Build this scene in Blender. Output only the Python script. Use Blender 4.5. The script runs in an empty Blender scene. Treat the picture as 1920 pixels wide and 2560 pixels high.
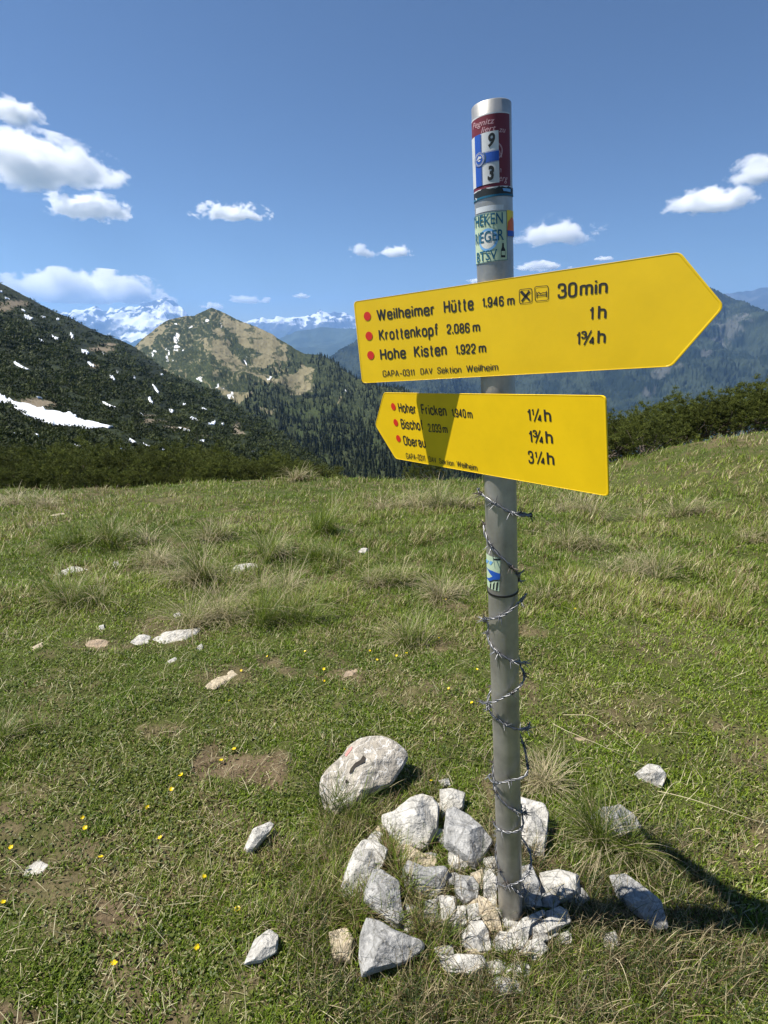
import bpy, bmesh, math, random
import numpy as np
from mathutils import Vector, Matrix
D = bpy.data
S = bpy.context.scene
rad = math.radians
rng = np.random.default_rng(7)
random.seed(7)

# ------------------------------------------------------------------ camera
FPX, CX, CY = 1314.0, 960.0, 1280.0          # photograph: 1920 x 2560 px
PITCH = math.atan((1280 - 830) / FPX)
CAM = np.array([0, 0, 1.676])
RT = np.array([1.0, 0, 0]); FW = np.array([0, math.cos(PITCH), -math.sin(PITCH)])
UP = np.array([0, math.sin(PITCH), math.cos(PITCH)])
cd = D.cameras.new('camera'); cam = D.objects.new('camera', cd)
S.collection.objects.link(cam); S.camera = cam
cd.sensor_fit = 'VERTICAL'; cd.sensor_height = 36; cd.lens = FPX / 2560 * 36
cd.clip_start = 0.05; cd.clip_end = 150000
cam.location = CAM; cam.rotation_euler = (math.pi / 2 - PITCH, 0, 0)

# ------------------------------------------------------------------ sky, sun, exposure
SUN_EL, SUN_AZ = rad(57.0), rad(180)          # sun stands to the left (-x)
w = D.worlds.new('World'); S.world = w; w.use_nodes = True
nt = w.node_tree; bg = nt.nodes['Background']
sky = nt.nodes.new('ShaderNodeTexSky'); sky.sky_type = 'NISHITA'; sky.sun_disc = False
sky.sun_elevation = SUN_EL; sky.sun_rotation = rad(-90)
sky.altitude = 1800; sky.air_density = 1.0; sky.dust_density = 0.0; sky.ozone_density = 6.0
nt.links.new(sky.outputs[0], bg.inputs[0]); bg.inputs[1].default_value = 0.055
sl = D.lights.new('sun', 'SUN'); so = D.objects.new('sun', sl); S.collection.objects.link(so)
sl.energy = 5.0; sl.angle = rad(0.53); sl.color = (1, 0.955, 0.88)
sdir = Vector((-math.cos(SUN_EL), 0.0, math.sin(SUN_EL)))
so.rotation_euler = sdir.to_track_quat('Z', 'Y').to_euler(); so.location = (-6, 0, 12)
S.view_settings.view_transform = 'Standard'; S.view_settings.look = 'None'
S.view_settings.exposure = 0.86; S.view_settings.gamma = 1
S.cycles.max_bounces = 20; S.cycles.diffuse_bounces = 3; S.cycles.glossy_bounces = 3
S.cycles.transmission_bounces = 4; S.cycles.transparent_max_bounces = 8; S.cycles.volume_bounces = 18
S.cycles.use_denoising = True

# ------------------------------------------------------------------ helpers
def rays(px, py):
    px = np.asarray(px, float)[..., None]; py = np.asarray(py, float)[..., None]
    return RT * (px - CX) / FPX - UP * (py - CY) / FPX + FW
def at(px, py, depth):                        # world point seen at a pixel, at a given depth
    return CAM + rays(px, py) * np.asarray(depth, float)[..., None]
def proj(P):
    d = np.asarray(P) - CAM; z = d @ FW
    return CX + FPX * (d @ RT) / z, CY - FPX * (d @ UP) / z
def _h(i, j, k, s):
    n = (i * 374761393 + j * 668265263 + k * 2147483647 % 4294967291 + s * 1274126177) & 0xffffffff
    n = ((n ^ (n >> 13)) * 1274126177) & 0xffffffff
    n = ((n ^ (n >> 16)) * 2246822519) & 0xffffffff
    return ((n ^ (n >> 15)) & 0xffffff) / float(0xffffff)
def vn(x, y, seed=0):                          # value noise 0..1
    x = np.asarray(x, float); y = np.asarray(y, float)
    i = np.floor(x).astype(np.int64); j = np.floor(y).astype(np.int64)
    u = x - i; v = y - j; u = u * u * u * (u * (u * 6 - 15) + 10); v = v * v * v * (v * (v * 6 - 15) + 10)
    k = 0
    return ((_h(i, j, k, seed) * (1 - u) + _h(i + 1, j, k, seed) * u) * (1 - v) +
            (_h(i, j + 1, k, seed) * (1 - u) + _h(i + 1, j + 1, k, seed) * u) * v)
def fbm(x, y, o=4, seed=0, g=0.5):
    a = 1; s = 0; t = 0
    for q in range(o):
        s = s + a * vn(x * 2 ** q + 17.3 * q, y * 2 ** q - 9.1 * q, seed + q); t += a; a *= g
    return s / t
def ridged(x, y, o=4, seed=0):
    a = 1; s = 0; t = 0
    for q in range(o):
        s = s + a * (1 - np.abs(2 * vn(x * 2 ** q + 11.7 * q, y * 2 ** q + 5.3 * q, seed + q) - 1)); t += a; a *= .5
    return s / t
def sstep(a, b, x):
    t = np.clip((np.asarray(x, float) - a) / (b - a), 0, 1); return t * t * (3 - 2 * t)
def mix(a, b, t):
    t = np.asarray(t)[..., None]; return np.asarray(a) * (1 - t) + np.asarray(b) * t
def pip(x, y, poly):
    x = np.asarray(x); y = np.asarray(y); ins = np.zeros(x.shape, bool); n = len(poly)
    for i in range(n):
        x0, y0 = poly[i]; x1, y1 = poly[(i + 1) % n]
        c = ((y0 > y) != (y1 > y)) & (x < (x1 - x0) * (y - y0) / (y1 - y0 + 1e-12) + x0)
        ins ^= c
    return ins

def mesh_np(name, V, F, col=None, smooth=False):
    """V (n,3); F list of face arrays [(m,k), ...]; col (n,3)."""
    me = D.meshes.new(name); V = np.asarray(V, np.float32)
    Fs = [np.asarray(f, np.int32) for f in F if len(f)]
    me.vertices.add(len(V)); me.vertices.foreach_set('co', V.ravel())
    loops = np.concatenate([f.ravel() for f in Fs])
    cnt = np.concatenate([np.full(len(f), f.shape[1], np.int32) for f in Fs])
    me.loops.add(len(loops)); me.loops.foreach_set('vertex_index', loops)
    me.polygons.add(len(cnt)); me.polygons.foreach_set('loop_start', np.concatenate([[0], np.cumsum(cnt)[:-1]]).astype(np.int32))
    me.polygons.foreach_set('use_smooth', np.full(len(cnt), smooth, bool))
    me.update(calc_edges=True)
    if col is not None:
        a = me.color_attributes.new('Col', 'FLOAT_COLOR', 'POINT')
        c = np.ones((len(V), 4), np.float32); c[:, :3] = col; a.data.foreach_set('color', c.ravel())
    return me
def link(name, me, mat=None, parent=None, loc=None):
    o = D.objects.new(name, me); S.collection.objects.link(o)
    if mat is not None and me is not None and len(me.materials) == 0: me.materials.append(mat)
    if parent is not None: o.parent = parent
    if loc is not None: o.location = loc
    return o
def tag(o, label=None, cat=None, group=None, kind=None):
    if label: o['label'] = label
    if cat: o['category'] = cat
    if group: o['group'] = group
    if kind: o['kind'] = kind
    return o
def empty(name, loc=(0, 0, 0)):
    o = D.objects.new(name, None); S.collection.objects.link(o); o.location = loc; o.empty_display_size = .1
    return o
def grid_faces(nr, nc):
    i = np.arange(nr - 1)[:, None] * nc + np.arange(nc - 1)[None]
    return np.stack([i, i + 1, i + nc + 1, i + nc], -1).reshape(-1, 4)

def material(name, col=(.5, .5, .5), rough=.8, metal=0, attr=False, noise=None, bump=None, trans=0, spec=.5):
    """noise=(scale, amount): brightness mottling; bump=(scale, strength, distance)."""
    m = D.materials.new(name); m.use_nodes = True; n = m.node_tree.nodes; l = m.node_tree.links
    p = n['Principled BSDF']; p.inputs['Roughness'].default_value = rough; p.inputs['Metallic'].default_value = metal
    p.inputs['Specular IOR Level'].default_value = spec
    if attr:
        a = n.new('ShaderNodeAttribute'); a.attribute_name = 'Col'; src = a.outputs['Color']
    else:
        r = n.new('ShaderNodeRGB'); r.outputs[0].default_value = (*col, 1); src = r.outputs[0]
    tc = n.new('ShaderNodeTexCoord')
    if noise:
        t = n.new('ShaderNodeTexNoise'); t.inputs['Scale'].default_value = noise[0]; t.inputs['Detail'].default_value = 5
        t.inputs['Roughness'].default_value = .65
        l.new(tc.outputs['Object'], t.inputs['Vector'])
        mr = n.new('ShaderNodeMapRange'); mr.inputs[1].default_value = .3; mr.inputs[2].default_value = .7
        mr.inputs[3].default_value = 1 - noise[1]; mr.inputs[4].default_value = 1 + noise[1]
        l.new(t.outputs[0], mr.inputs[0])
        v = n.new('ShaderNodeVectorMath'); v.operation = 'SCALE'
        l.new(src, v.inputs[0]); l.new(mr.outputs[0], v.inputs['Scale']); src = v.outputs[0]
    l.new(src, p.inputs['Base Color'])
    if bump:
        t2 = n.new('ShaderNodeTexNoise'); t2.inputs['Scale'].default_value = bump[0]; t2.inputs['Detail'].default_value = 6
        t2.inputs['Roughness'].default_value = .6; l.new(tc.outputs['Object'], t2.inputs['Vector'])
        b = n.new('ShaderNodeBump'); b.inputs['Strength'].default_value = bump[1]; b.inputs['Distance'].default_value = bump[2]
        l.new(t2.outputs[0], b.inputs['Height']); l.new(b.outputs[0], p.inputs['Normal'])
    if trans:
        tr = n.new('ShaderNodeBsdfTranslucent'); l.new(src, tr.inputs['Color'])
        mx = n.new('ShaderNodeMixShader'); mx.inputs[0].default_value = trans
        l.new(p.outputs[0], mx.inputs[1]); l.new(tr.outputs[0], mx.inputs[2])
        l.new(mx.outputs[0], n['Material Output'].inputs['Surface'])
    return m

# ------------------------------------------------------------------ meadow
PB = np.array([0.386, 1.121, 0.0]); PT = np.array([0.1914, 1.1228, 2.058])   # pole foot and top
def gz(x, y):
    x = np.asarray(x, float); y = np.asarray(y, float)
    ys = np.where(y > 1.2, np.sqrt((y - 1.2) ** 2 + 1.2) - 1.095, 0)
    z = -0.185 * ys
    z = z + 1.35 * sstep(3.6, 9.6, x) * sstep(2, 10, y)
    z = z - 0.25 * sstep(-2, -9, x) * sstep(1, 6, y)
    far = sstep(1.5, 5, np.hypot(x, y))
    z = z + (fbm(x * .8, y * .8, 3, 3) - .5) * .22 * far + (fbm(x * 3.1, y * 3.1, 3, 9) - .5) * .05
    z = z + .07 * np.exp(-((x - .35) ** 2 + (y - 1.15) ** 2) / .12) * 0.6 - .04
    ye = 14.2 - 1.6 * sstep(4, 9, x) + (fbm(x * .5, x * 0 + 3, 2, 5) - .5) * 1.2
    d = np.maximum(0, y - ye)
    return z - 0.5 * d * d / (d + 1.2)
def gnd(px, py):
    """ground point under a pixel of the photograph"""
    r = rays(px, py); lo = .6
    t = np.linspace(.6, 30, 3000); P = CAM + r * t[:, None]
    h = P[:, 2] - gz(P[:, 0], P[:, 1]); k = np.argmax(h < 0)
    return P[k] if h[k] < 0 else P[-1]

def pxpoly(pts, s, ox, oy): return [(ox + a / s, oy + b / s) for a, b in pts]
def c5(*p): return pxpoly(p, 2.2419, 580, 1780)
def c6(*p): return pxpoly(p, 2.2419, 1180, 1780)
def c7(*p): return pxpoly(p, 2.592, 0, 1780)
def c8(*p): return pxpoly(p, 1.3825, 0, 1180)
def c3(*p): return pxpoly(p, 1.659, 0, 680)
def c1(*p): return pxpoly(p, 1.659, 860, 600)

SOIL = [(610, 1930, 150, 50, 1.0), (330, 2290, 120, 60, 1.0), (300, 2400, 170, 60, .75), (40, 2540, 90, 50, 1),
        (330, 2035, 50, 45, .8), (20, 2030, 60, 30, .9), (95, 2160, 110, 35, .7), (980, 1730, 160, 40, .45), (880, 1690, 60, 18, .8),
        (1080, 2050, 200, 80, .35), (1400, 2380, 110, 50, .5), (1500, 2420, 80, 50, .4), (1890, 1880, 70, 60, .6), (1850, 2120, 90, 60, .6),
        (1120, 2490, 90, 50, .5), (780, 2540, 120, 50, .5), (560, 2350, 100, 50, .4), (430, 1250, 120, 14, .5), (700, 2080, 60, 25, .5),
        (420, 1590, 110, 30, .6), (570, 1690, 80, 30, .6), (240, 1610, 50, 18, .6), (190, 1425, 80, 14, .5), (210, 1240, 90, 12, .6),
        (170, 2330, 90, 50, .5), (500, 2480, 110, 60, .5), (640, 2170, 50, 30, .4), (270, 1215, 120, 10, .6), (1790, 1100, 120, 20, .7), (640, 1200, 60, 8, .6),
        (1240, 1985, 60, 40, .7), (1350, 2180, 100, 50, .8),
        (250, 2200, 300, 120, .66), (400, 2450, 280, 120, .78), (120, 1950, 220, 60, .42), (600, 2120, 150, 130, .6), (1750, 2350, 150, 100, .45), (1000, 2420, 200, 70, .45), (150, 1270, 60, 14, .6), (230, 1240, 50, 10, .65), (300, 1226, 60, 9, .65), (80, 1312, 70, 14, .5), (1500, 1800, 200, 60, .35), (1700, 1600, 200, 60, .35)]
def soilmask(x, y, z):
    px, py = proj(np.stack([x, y, z], -1)); m = np.zeros(px.shape)
    nz = fbm(x * 9, y * 9, 4, 31); n2 = fbm(x * 3, y * 3, 3, 37)
    front = (np.stack([x, y, z], -1) - CAM) @ FW > .3
    for a, b, ra, rb, k in SOIL:
        d = np.sqrt(((px - a) / ra) ** 2 + ((py - b) / rb) ** 2) + (nz - .5) * 2.6
        m = np.maximum(m, k * .9 * sstep(1.2, .45, d))
    m = np.where(front, m, 0)
    return np.clip(np.maximum(m, .65 * sstep(.56, .72, n2 * .5 + nz * .5)), 0, 1)
u = np.linspace(-1, 1, 460); sg = np.sign(u) * np.abs(u) ** 2.0
GX = .2 + 20 * sg; vv = np.linspace(-1, 1, 460); GY = np.where(vv < 0, 1.6 - 9 * np.abs(vv) ** 1.8, 1.6 + 26 * np.abs(vv) ** 2.0)
gx, gy = np.meshgrid(GX, GY); gzv = gz(gx, gy)
sm = soilmask(gx.ravel(), gy.ravel(), gzv.ravel())
n1 = fbm(gx.ravel() * 14, gy.ravel() * 14, 4, 41); n2 = fbm(gx.ravel() * 1.1, gy.ravel() * 1.1, 3, 43)
gc = mix(mix((.030, .045, .008), (.080, .084, .022), n1), mix((.070, .048, .026), (.18, .13, .08), n1), sm)
gzf = gzv.ravel() + (n1 - .5) * .03
meadow = link('meadow', mesh_np('meadow', np.stack([gx.ravel(), gy.ravel(), gzf], -1), [grid_faces(460, 460)], gc, True),
              material('turf soil', attr=True, rough=.95, noise=(60, .35), bump=(90, .9, .012), spec=.2))
tag(meadow, kind='structure')

# ------------------------------------------------------------------ hills and mountains
def ip(pts, x):
    p = np.array(pts, float); return [np.interp(x, p[:, 0], p[:, k]) for k in range(1, p.shape[1])]
class Slope:
    """A mountainside: skyline and foot given as (px, py, depth) on the photograph's rays, at real distances, with a back side."""
    def __init__(self, sky, foot, gam=1.0, amp=0, scale=50, seed=1, kind='fbm', skyamp=0, mid=None):
        self.__dict__.update(locals())
    def pt(self, px, t):
        sy, sd = ip(self.sky, px); fy, fd = ip(self.foot, px)
        py = sy + (fy - sy) * t
        dep = np.exp(np.log(sd) + (np.log(fd) - np.log(sd)) * t ** self.gam)
        P = at(px, py, dep)
        x, y = P[..., 0] / self.scale, P[..., 1] / self.scale
        if self.kind == 'fbm': n = fbm(x, y, 5, self.seed) - .5
        else: n = ridged(x, y * .6 + P[..., 2] / self.scale * .8, 5, self.seed) - .6
        env = sstep(0, .12, t) * (1 - .0 * t)
        P = P + np.array([0, -.35, 1.0]) * (self.amp * n * env)[..., None]
        if self.skyamp:
            e = sstep(.25, 0, t); k = fbm(px * .05, px * 0 + self.seed, 4, self.seed + 3) - .5
            P[..., 2] += self.skyamp * k * e
        return P, py
    def build(self, name, x0, x1, nu, nv, colf, mat, back=.25):
        px = np.linspace(x0, x1, nu); t = np.linspace(0, 1, nv) ** 1.15
        PX, T = np.meshgrid(px, t); P, PY = self.pt(PX, T)
        col = colf(PX.ravel(), PY.ravel(), T.ravel(), P.reshape(-1, 3))
        r0 = P[0]; hd = r0 - CAM; hd[:, 2] = 0; L = np.linalg.norm(hd, axis=1, keepdims=True); hd = hd / L
        rows = [r0 + hd * L * back * k - np.array([0, 0, 1]) * L * back * k * .75 for k in (1.0, .5, .2)]
        V = np.concatenate([np.stack(rows).reshape(-1, 3), P.reshape(-1, 3)])
        C = np.concatenate([np.tile(col[:nu], (3, 1)), col])
        o = link(name, mesh_np(name, V, [grid_faces(nv + 3, nu)], C, True), mat)
        return tag(o, kind='structure')

rockm = material('mountain ground', attr=True, rough=.95, spec=.15)
# valley floor: one sheet to the horizon
k = np.linspace(-1, 1, 60); kx, ky = np.meshgrid(np.sign(k) * np.abs(k) ** 2 * 60000, np.abs(np.linspace(0, 1, 60)) ** 2 * 90000 - 3000)
kz = -620 + 60 * fbm(kx / 3000, ky / 3000, 3, 5)
kz = np.where(np.hypot(kx, ky) < 200, -650, kz)
tag(link('valley_floor', mesh_np('valley_floor', np.stack([kx.ravel(), ky.ravel(), kz.ravel()], -1), [grid_faces(60, 60)], np.tile((.04, .06, .03), (3600, 1)), True), rockm), kind='structure')

# far snowy ranges
def snowcol(level, seed, patches):
    def f(px, py, t, P):
        n = fbm(P[:, 0] / 230, P[:, 2] / 95, 5, seed); rd = ridged(P[:, 0] / 500, P[:, 2] / 260, 4, seed + 5)
        rock = mix((.045, .055, .075), (.12, .13, .15), n)
        forest = mix((.03, .045, .03), (.05, .07, .04), n)
        h = sstep(level[0], level[1], py + (n - .5) * 60)
        s = sstep(.64, .69, rd * .45 + n * .55 + .10 * (1 - h))
        s = s * (1 - h)
        for a, b, ra, rb in patches:
            d = np.sqrt(((px - a) / ra) ** 2 + ((py - b) / rb) ** 2) + (n - .5) * 1.6
            s = np.maximum(s, sstep(1.1, .8, d))
        base = mix(rock, forest, sstep(level[0] + 10, level[1] + 25, py + (n - .5) * 40))
        return mix(base, (.86, .88, .92), s)
    return f
zug = Slope([(-300, 800, 22e3), (60, 790, 21e3), (169, 779, 20e3), (193, 769, 20e3), (215, 772, 20e3), (241, 766, 20e3), (262, 773, 20e3), (277, 769, 20e3), (301, 777, 20e3), (325, 770, 20.2e3),
             (350, 761, 20.4e3), (366, 757, 20.4e3), (380, 751, 20.5e3), (395, 749, 20.5e3), (404, 742, 20.5e3), (414, 744, 20.5e3), (424, 751, 20.5e3), (434, 751, 20.5e3), (446, 762, 20.4e3), (458, 776, 20e3), (476, 791, 20e3), (540, 815, 20e3), (640, 850, 20e3)],
            [(-300, 960, 13e3), (640, 960, 13e3)], 1.0, 700, 1500, 21, 'ridge', 280)
zug.build('snowy_massif', -300, 640, 420, 150, snowcol((800, 850), 50, [(350, 812, 50, 14), (335, 838, 40, 12), (400, 790, 16, 10), (420, 770, 10, 6), (410, 812, 28, 8)]), rockm)
cen = Slope([(560, 815, 23e3), (615, 802, 23e3), (640, 795, 23e3), (657, 793, 23e3), (675, 797, 23e3), (693, 790, 23e3), (708, 794, 23e3), (723, 790, 23e3), (742, 795, 23e3), (759, 790, 23e3), (783, 785, 22.5e3), (792, 781, 22.4e3), (801, 776, 22.3e3), (812, 783, 22.3e3),
             (826, 784, 22.4e3), (835, 778, 22.6e3), (844, 782, 22.8e3), (862, 785, 23e3), (880, 789, 23e3), (960, 795, 23e3), (1100, 800, 23e3), (1400, 800, 24e3)],
            [(560, 930, 14e3), (1400, 930, 14e3)], 1.0, 600, 1400, 77, 'ridge', 190)
cen.build('snowy_range', 560, 1400, 380, 120, snowcol((806, 832), 90, [(800, 800, 12, 14), (690, 806, 25, 5)]), rockm)
def fcol(a, b, rock=()):
    def f(px, py, t, P):
        sc = 90 if P[:, 1].min() < 7000 else 260
        n = fbm(P[:, 0] / sc, P[:, 1] / sc, 5, 12); c = mix(a, b, sstep(.35, .65, n))
        n3 = fbm(P[:, 0] / sc * 3, P[:, 2] / sc * 3, 4, 19)
        for x, y, ra, rb in rock:
            d = np.sqrt(((px - x) / ra) ** 2 + ((py - y) / rb) ** 2) + (n3 - .5) * 2.2
            c = mix(c, (.16, .16, .15), sstep(1.0, .5, d) * .4)
        return c
    return f
far = Slope([(600, 900, 13e3), (690, 850, 13e3), (740, 828, 13e3), (800, 818, 13e3), (900, 822, 13e3), (1100, 815, 13e3)], [(600, 990, 8e3), (1100, 990, 8e3)], 1, 320, 1500, 33, 'ridge', 60)
far.build('hazy_forest_ridge', 600, 1100, 200, 70, fcol((.03, .045, .03), (.05, .07, .045)), rockm)
rr = Slope([(1300, 760, 16e3), (1700, 742, 16e3), (1823, 735, 16e3), (1850, 730, 16e3), (1880, 727, 16e3), (1905, 720, 16e3), (1940, 714, 16e3), (2000, 720, 16e3), (2500, 760, 16e3)], [(1300, 900, 10e3), (2500, 900, 10e3)], 1, 400, 1500, 35, 'ridge', 80)
rr.build('distant_ridge', 1300, 2500, 260, 70, fcol((.04, .05, .05), (.09, .10, .10)), rockm)
blue = Slope([(700, 985, 4600), (790, 917, 4600), (826, 893, 4600), (860, 870, 4700), (903, 846, 4800), (1000, 800, 5000), (1150, 745, 5200), (1300, 725, 5300), (1500, 705, 5200), (1700, 712, 5000), (1780, 722, 5000), (1812, 738, 5000), (1835, 748, 4900), (1860, 757, 4800), (1890, 768, 4700), (1920, 781, 4600), (2100, 850, 4200), (2600, 960, 4000)],
             [(700, 1230, 2300), (2600, 1230, 2000)], 1.1, 420, 900, 8, 'ridge', 30)
ob = blue.build('forested_mountain', 700, 2600, 760, 300, fcol((.010, .018, .014), (.030, .042, .028), [(1830, 815, 40, 25), (1800, 850, 25, 14), (1655, 955, 28, 10), (1195, 962, 10, 6), (1880, 800, 30, 12), (1760, 900, 14, 10), (1620, 985, 16, 5)]), rockm)
v = ob.data.vertices; co = np.empty(len(v) * 3, np.float32); v.foreach_get('co', co); co = co.reshape(-1, 3)
co[760 * 4:, 2] += 30 * (rng.random(len(co) - 760 * 4) - .4); v.foreach_set('co', co.ravel())

# middle peak with tan pasture, dwarf pine and spruce
midsky = [(250, 930, 1500), (300, 900, 1500), (341, 861, 1500), (374, 834, 1550), (416, 801, 1600), (446, 793, 1620), (482, 789, 1640), (512, 776, 1650), (529, 768, 1650), (555, 779, 1640), (591, 798, 1600), (639, 816, 1540), (681, 837, 1480), (711, 855, 1430), (741, 873, 1380), (766, 885, 1340), (802, 889, 1280), (832, 901, 1220), (856, 921, 1170), (892, 948, 1100), (940, 964, 1020), (995, 972, 960), (1020, 985, 900), (1060, 1020, 860), (1150, 1085, 800), (1300, 1180, 700), (1500, 1280, 600)]
midS = Slope(midsky, [(250, 1260, 330), (800, 1260, 300), (1500, 1330, 250)], 1.15, 26, 130, 4, 'ridge', 6)
TAN = [c3((912, 160), (985, 198), (1060, 228), (1130, 262), (1190, 320), (1185, 362), (1080, 398), (1025, 382), (1105, 330), (1000, 292), (950, 245), (925, 205)),
       c3((835, 275), (930, 290), (975, 350), (1045, 400), (1110, 435), (1050, 428), (950, 402), (890, 370), (850, 320)),
       c3((1140, 455), (1190, 492), (1250, 506), (1295, 484), (1312, 420), (1262, 388), (1230, 425)),
       c3((560, 305), (620, 256), (695, 205), (668, 262), (612, 312), (590, 335)), c3((820, 455), (880, 478), (960, 490), (1058, 518), (1000, 542), (930, 512)),
       c3((1085, 570), (1140, 572), (1140, 584), (1090, 582)), c3((1405, 520), (1420, 520), (1400, 560), (1390, 560)), c3((1040, 425), (1150, 455), (1160, 470), (1050, 440)),
       c3((905, 390), (1000, 415), (1040, 425), (960, 415)), c3((880, 240), (905, 240), (960, 300), (930, 310))]
MSNOW = [(735, 272, 4, 16), (695, 335, 3, 24), (725, 315, 14, 5), (730, 210, 10, 4), (852, 200, 16, 4), (900, 480, 30, 5), (1115, 440, 14, 4), (960, 520, 12, 4), (635, 345, 4, 8), (1015, 370, 4, 10), (795, 225, 5, 3), (760, 330, 5, 3), (705, 350, 3, 12), (925, 225, 3, 8), (830, 460, 10, 3), (1440, 480, 5, 3)]
def midcol(px, py, t, P):
    nx = fbm(px / 14, py / 9, 4, 70) - .5; ny = fbm(px / 14, py / 9, 4, 71) - .5
    wx, wy = px + nx * 26, py + ny * 22
    n = fbm(px / 5, py / 4, 4, 72); nf = vn(px / 2.1, py / 2.1, 73)
    pine = mix((.018, .026, .012), (.045, .055, .022), sstep(.3, .7, n * .6 + nf * .4))
    tan = mix((.135, .118, .064), (.215, .19, .115), n)
    m = np.zeros(px.shape)
    for q in TAN: m = np.maximum(m, pip(wx, wy, q) * 1.0)
    sprinkle = sstep(.65, .72, n + .25 * (fbm(px / 40, py / 30, 2, 75) - .5)) * sstep(1000, 930, py) * sstep(760, 700, px)
    m = np.maximum(m * sstep(.28, .36, n + .1) * (1 - .8 * sstep(.60, .64, fbm(px / 17, py / 11, 4, 79))), sprinkle * .8)
    c = mix(pine, tan, m)
    green = sstep(.5, .7, fbm(px / 30, py / 20, 3, 78)) * sstep(.15, .5, t) * (1 - m)
    c = mix(c, (.042, .06, .02), green * .6)
    s = np.zeros(px.shape)
    for a, b, ra, rb in MSNOW:
        A, B = a / 1.659, 680 + b / 1.659
        s = np.maximum(s, sstep(1.15, .8, np.hypot((wx - A) / (ra / 1.659 * .8), (wy - B) / (rb / 1.659 * .8)) + (nf - .5) * .8))
    sp = sstep(.80, .84, vn(px / 4.5, py / 3, 80)) * pip(wx, wy, c3((700, 190), (870, 160), (930, 240), (1040, 360), (900, 300), (760, 300)))
    return mix(c, (.84, .86, .9), s)
om = midS.build('pasture_peak', 250, 1500, 900, 420, midcol, rockm, .2)
v = om.data.vertices; co = np.empty(len(v) * 3, np.float32); v.foreach_get('co', co); co = co.reshape(-1, 3)
cc = np.empty(len(v) * 4, np.float32); om.data.color_attributes['Col'].data.foreach_get('color', cc); lum = cc.reshape(-1, 4)[:, 0]
co[900 * 4:, 2] += (np.where(lum < .1, 2.6, .4) * (rng.random(len(co)) - .4))[900 * 4:] ; v.foreach_set('co', co.ravel())

# near left hillside
hsky = [(-700, 480, 420), (-300, 585, 460), (0, 707, 520), (60, 738, 540), (120, 771, 560), (181, 798, 580), (241, 829, 600), (301, 850, 620), (338, 868, 640), (386, 904, 600), (422, 934, 560), (482, 955, 520), (542, 982, 480), (603, 1019, 430), (633, 1036, 400), (693, 1079, 340), (753, 1115, 280), (814, 1163, 220), (844, 1183, 190), (900, 1230, 150), (1000, 1290, 110)]
hill = Slope(hsky, [(-700, 1235, 26), (300, 1235, 26), (844, 1275, 40), (1000, 1330, 60)], .9, 2.2, 22, 14, 'fbm', 1.0)
HSNOW = [('P', c3((-40, 500), (0, 517), (40, 535), (130, 558), (200, 575), (300, 588), (330, 608), (400, 626), (476, 649), (400, 641), (300, 632), (200, 620), (100, 592), (40, 555), (-40, 545))),
         (92, 397, 40, 9, 25), (120, 191, 26, 9, 20), (230, 272, 24, 10, 30), (300, 268, 8, 18, -25), (175, 285, 24, 5, 25), (353, 331, 20, 10, 20), (376, 383, 22, 7, 30), (466, 441, 16, 8, 35), (648, 488, 25, 9, 50), (625, 535, 8, 15, -25), (765, 548, 9, 8, 0), (710, 575, 11, 8, 20), (800, 605, 30, 9, 15), (880, 628, 20, 13, -25), (765, 655, 34, 6, 15),
         (455, 560, 36, 6, 25), (558, 440, 5, 9, -20), (545, 690, 20, 5, 20), (605, 708, 20, 5, 25), (375, 748, 6, 14, -35), (497, 715, 5, 26, 0), (808, 767, 12, 4, 25), (68, 665, 20, 5, 10), (145, 665, 12, 5, 20), (240, 196, 8, 6, 0), (180, 188, 14, 4, 10), (30, 112, 13, 4, 15), (97, 158, 10, 5, 30), (848, 570, 15, 5, 15), (322, 720, 20, 6, 15), (672, 730, 12, 3, 0), (925, 632, 7, 6, 0), (432, 338, 14, 5, 40), (672, 425, 6, 4, 0), (490, 420, 5, 12, -25), (4, 82, 8, 5, 0), (1050, 745, 8, 2, 0), (840, 700, 14, 3, 0), (170, 537, 12, 4, 0), (590, 600, 10, 4, 25)]
def hsmask(px, py, g=1.0):
    s = np.zeros(px.shape, bool)
    for q in HSNOW:
        if q[0] == 'P': s |= pip(px, py, q[1]); continue
        a, b, ra, rb, an = q; A, B = a / 1.659, 680 + b / 1.659; ca, sa = math.cos(rad(an)), math.sin(rad(an))
        dx, dy = px - A, py - B; s |= np.hypot((dx * ca + dy * sa) / (ra / 1.659 * g), (-dx * sa + dy * ca) / (rb / 1.659 * g)) < 1
    return s
HTAN = [(150, 555, 90, 18), (60, 130, 60, 12), (420, 320, 50, 10), (650, 625, 60, 8), (740, 650, 50, 10), (980, 650, 15, 30), (450, 300, 40, 6), (620, 600, 40, 6), (1000, 670, 20, 8), (20, 150, 40, 10), (390, 390, 25, 8), (500, 740, 20, 30), (850, 675, 30, 5)]
def hcol(px, py, t, P):
    n = fbm(px / 9, py / 6, 4, 82); n2 = fbm(px / 3, py / 2.2, 3, 83)
    c = mix((.010, .016, .006), (.03, .04, .014), sstep(.3, .7, n * .5 + n2 * .5))
    for a, b, ra, rb in HTAN:
        d = np.hypot((px - a / 1.659) / (ra / 1.659), (py - 680 - b / 1.659) / (rb / 1.659)) + (n2 - .5) * 1.6
        c = mix(c, mix((.17, .13, .08), (.26, .22, .16), n2), sstep(1.1, .7, d))
    return c
hill.build('pine_hillside', -700, 1000, 560, 320, hcol, rockm, .2)
def hill_at(px, py):
    sy, _ = ip(hill.sky, px); fy, _ = ip(hill.foot, px); return hill.pt(np.asarray(px, float), np.clip((py - sy) / (fy - sy), 0, 1))[0]

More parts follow.
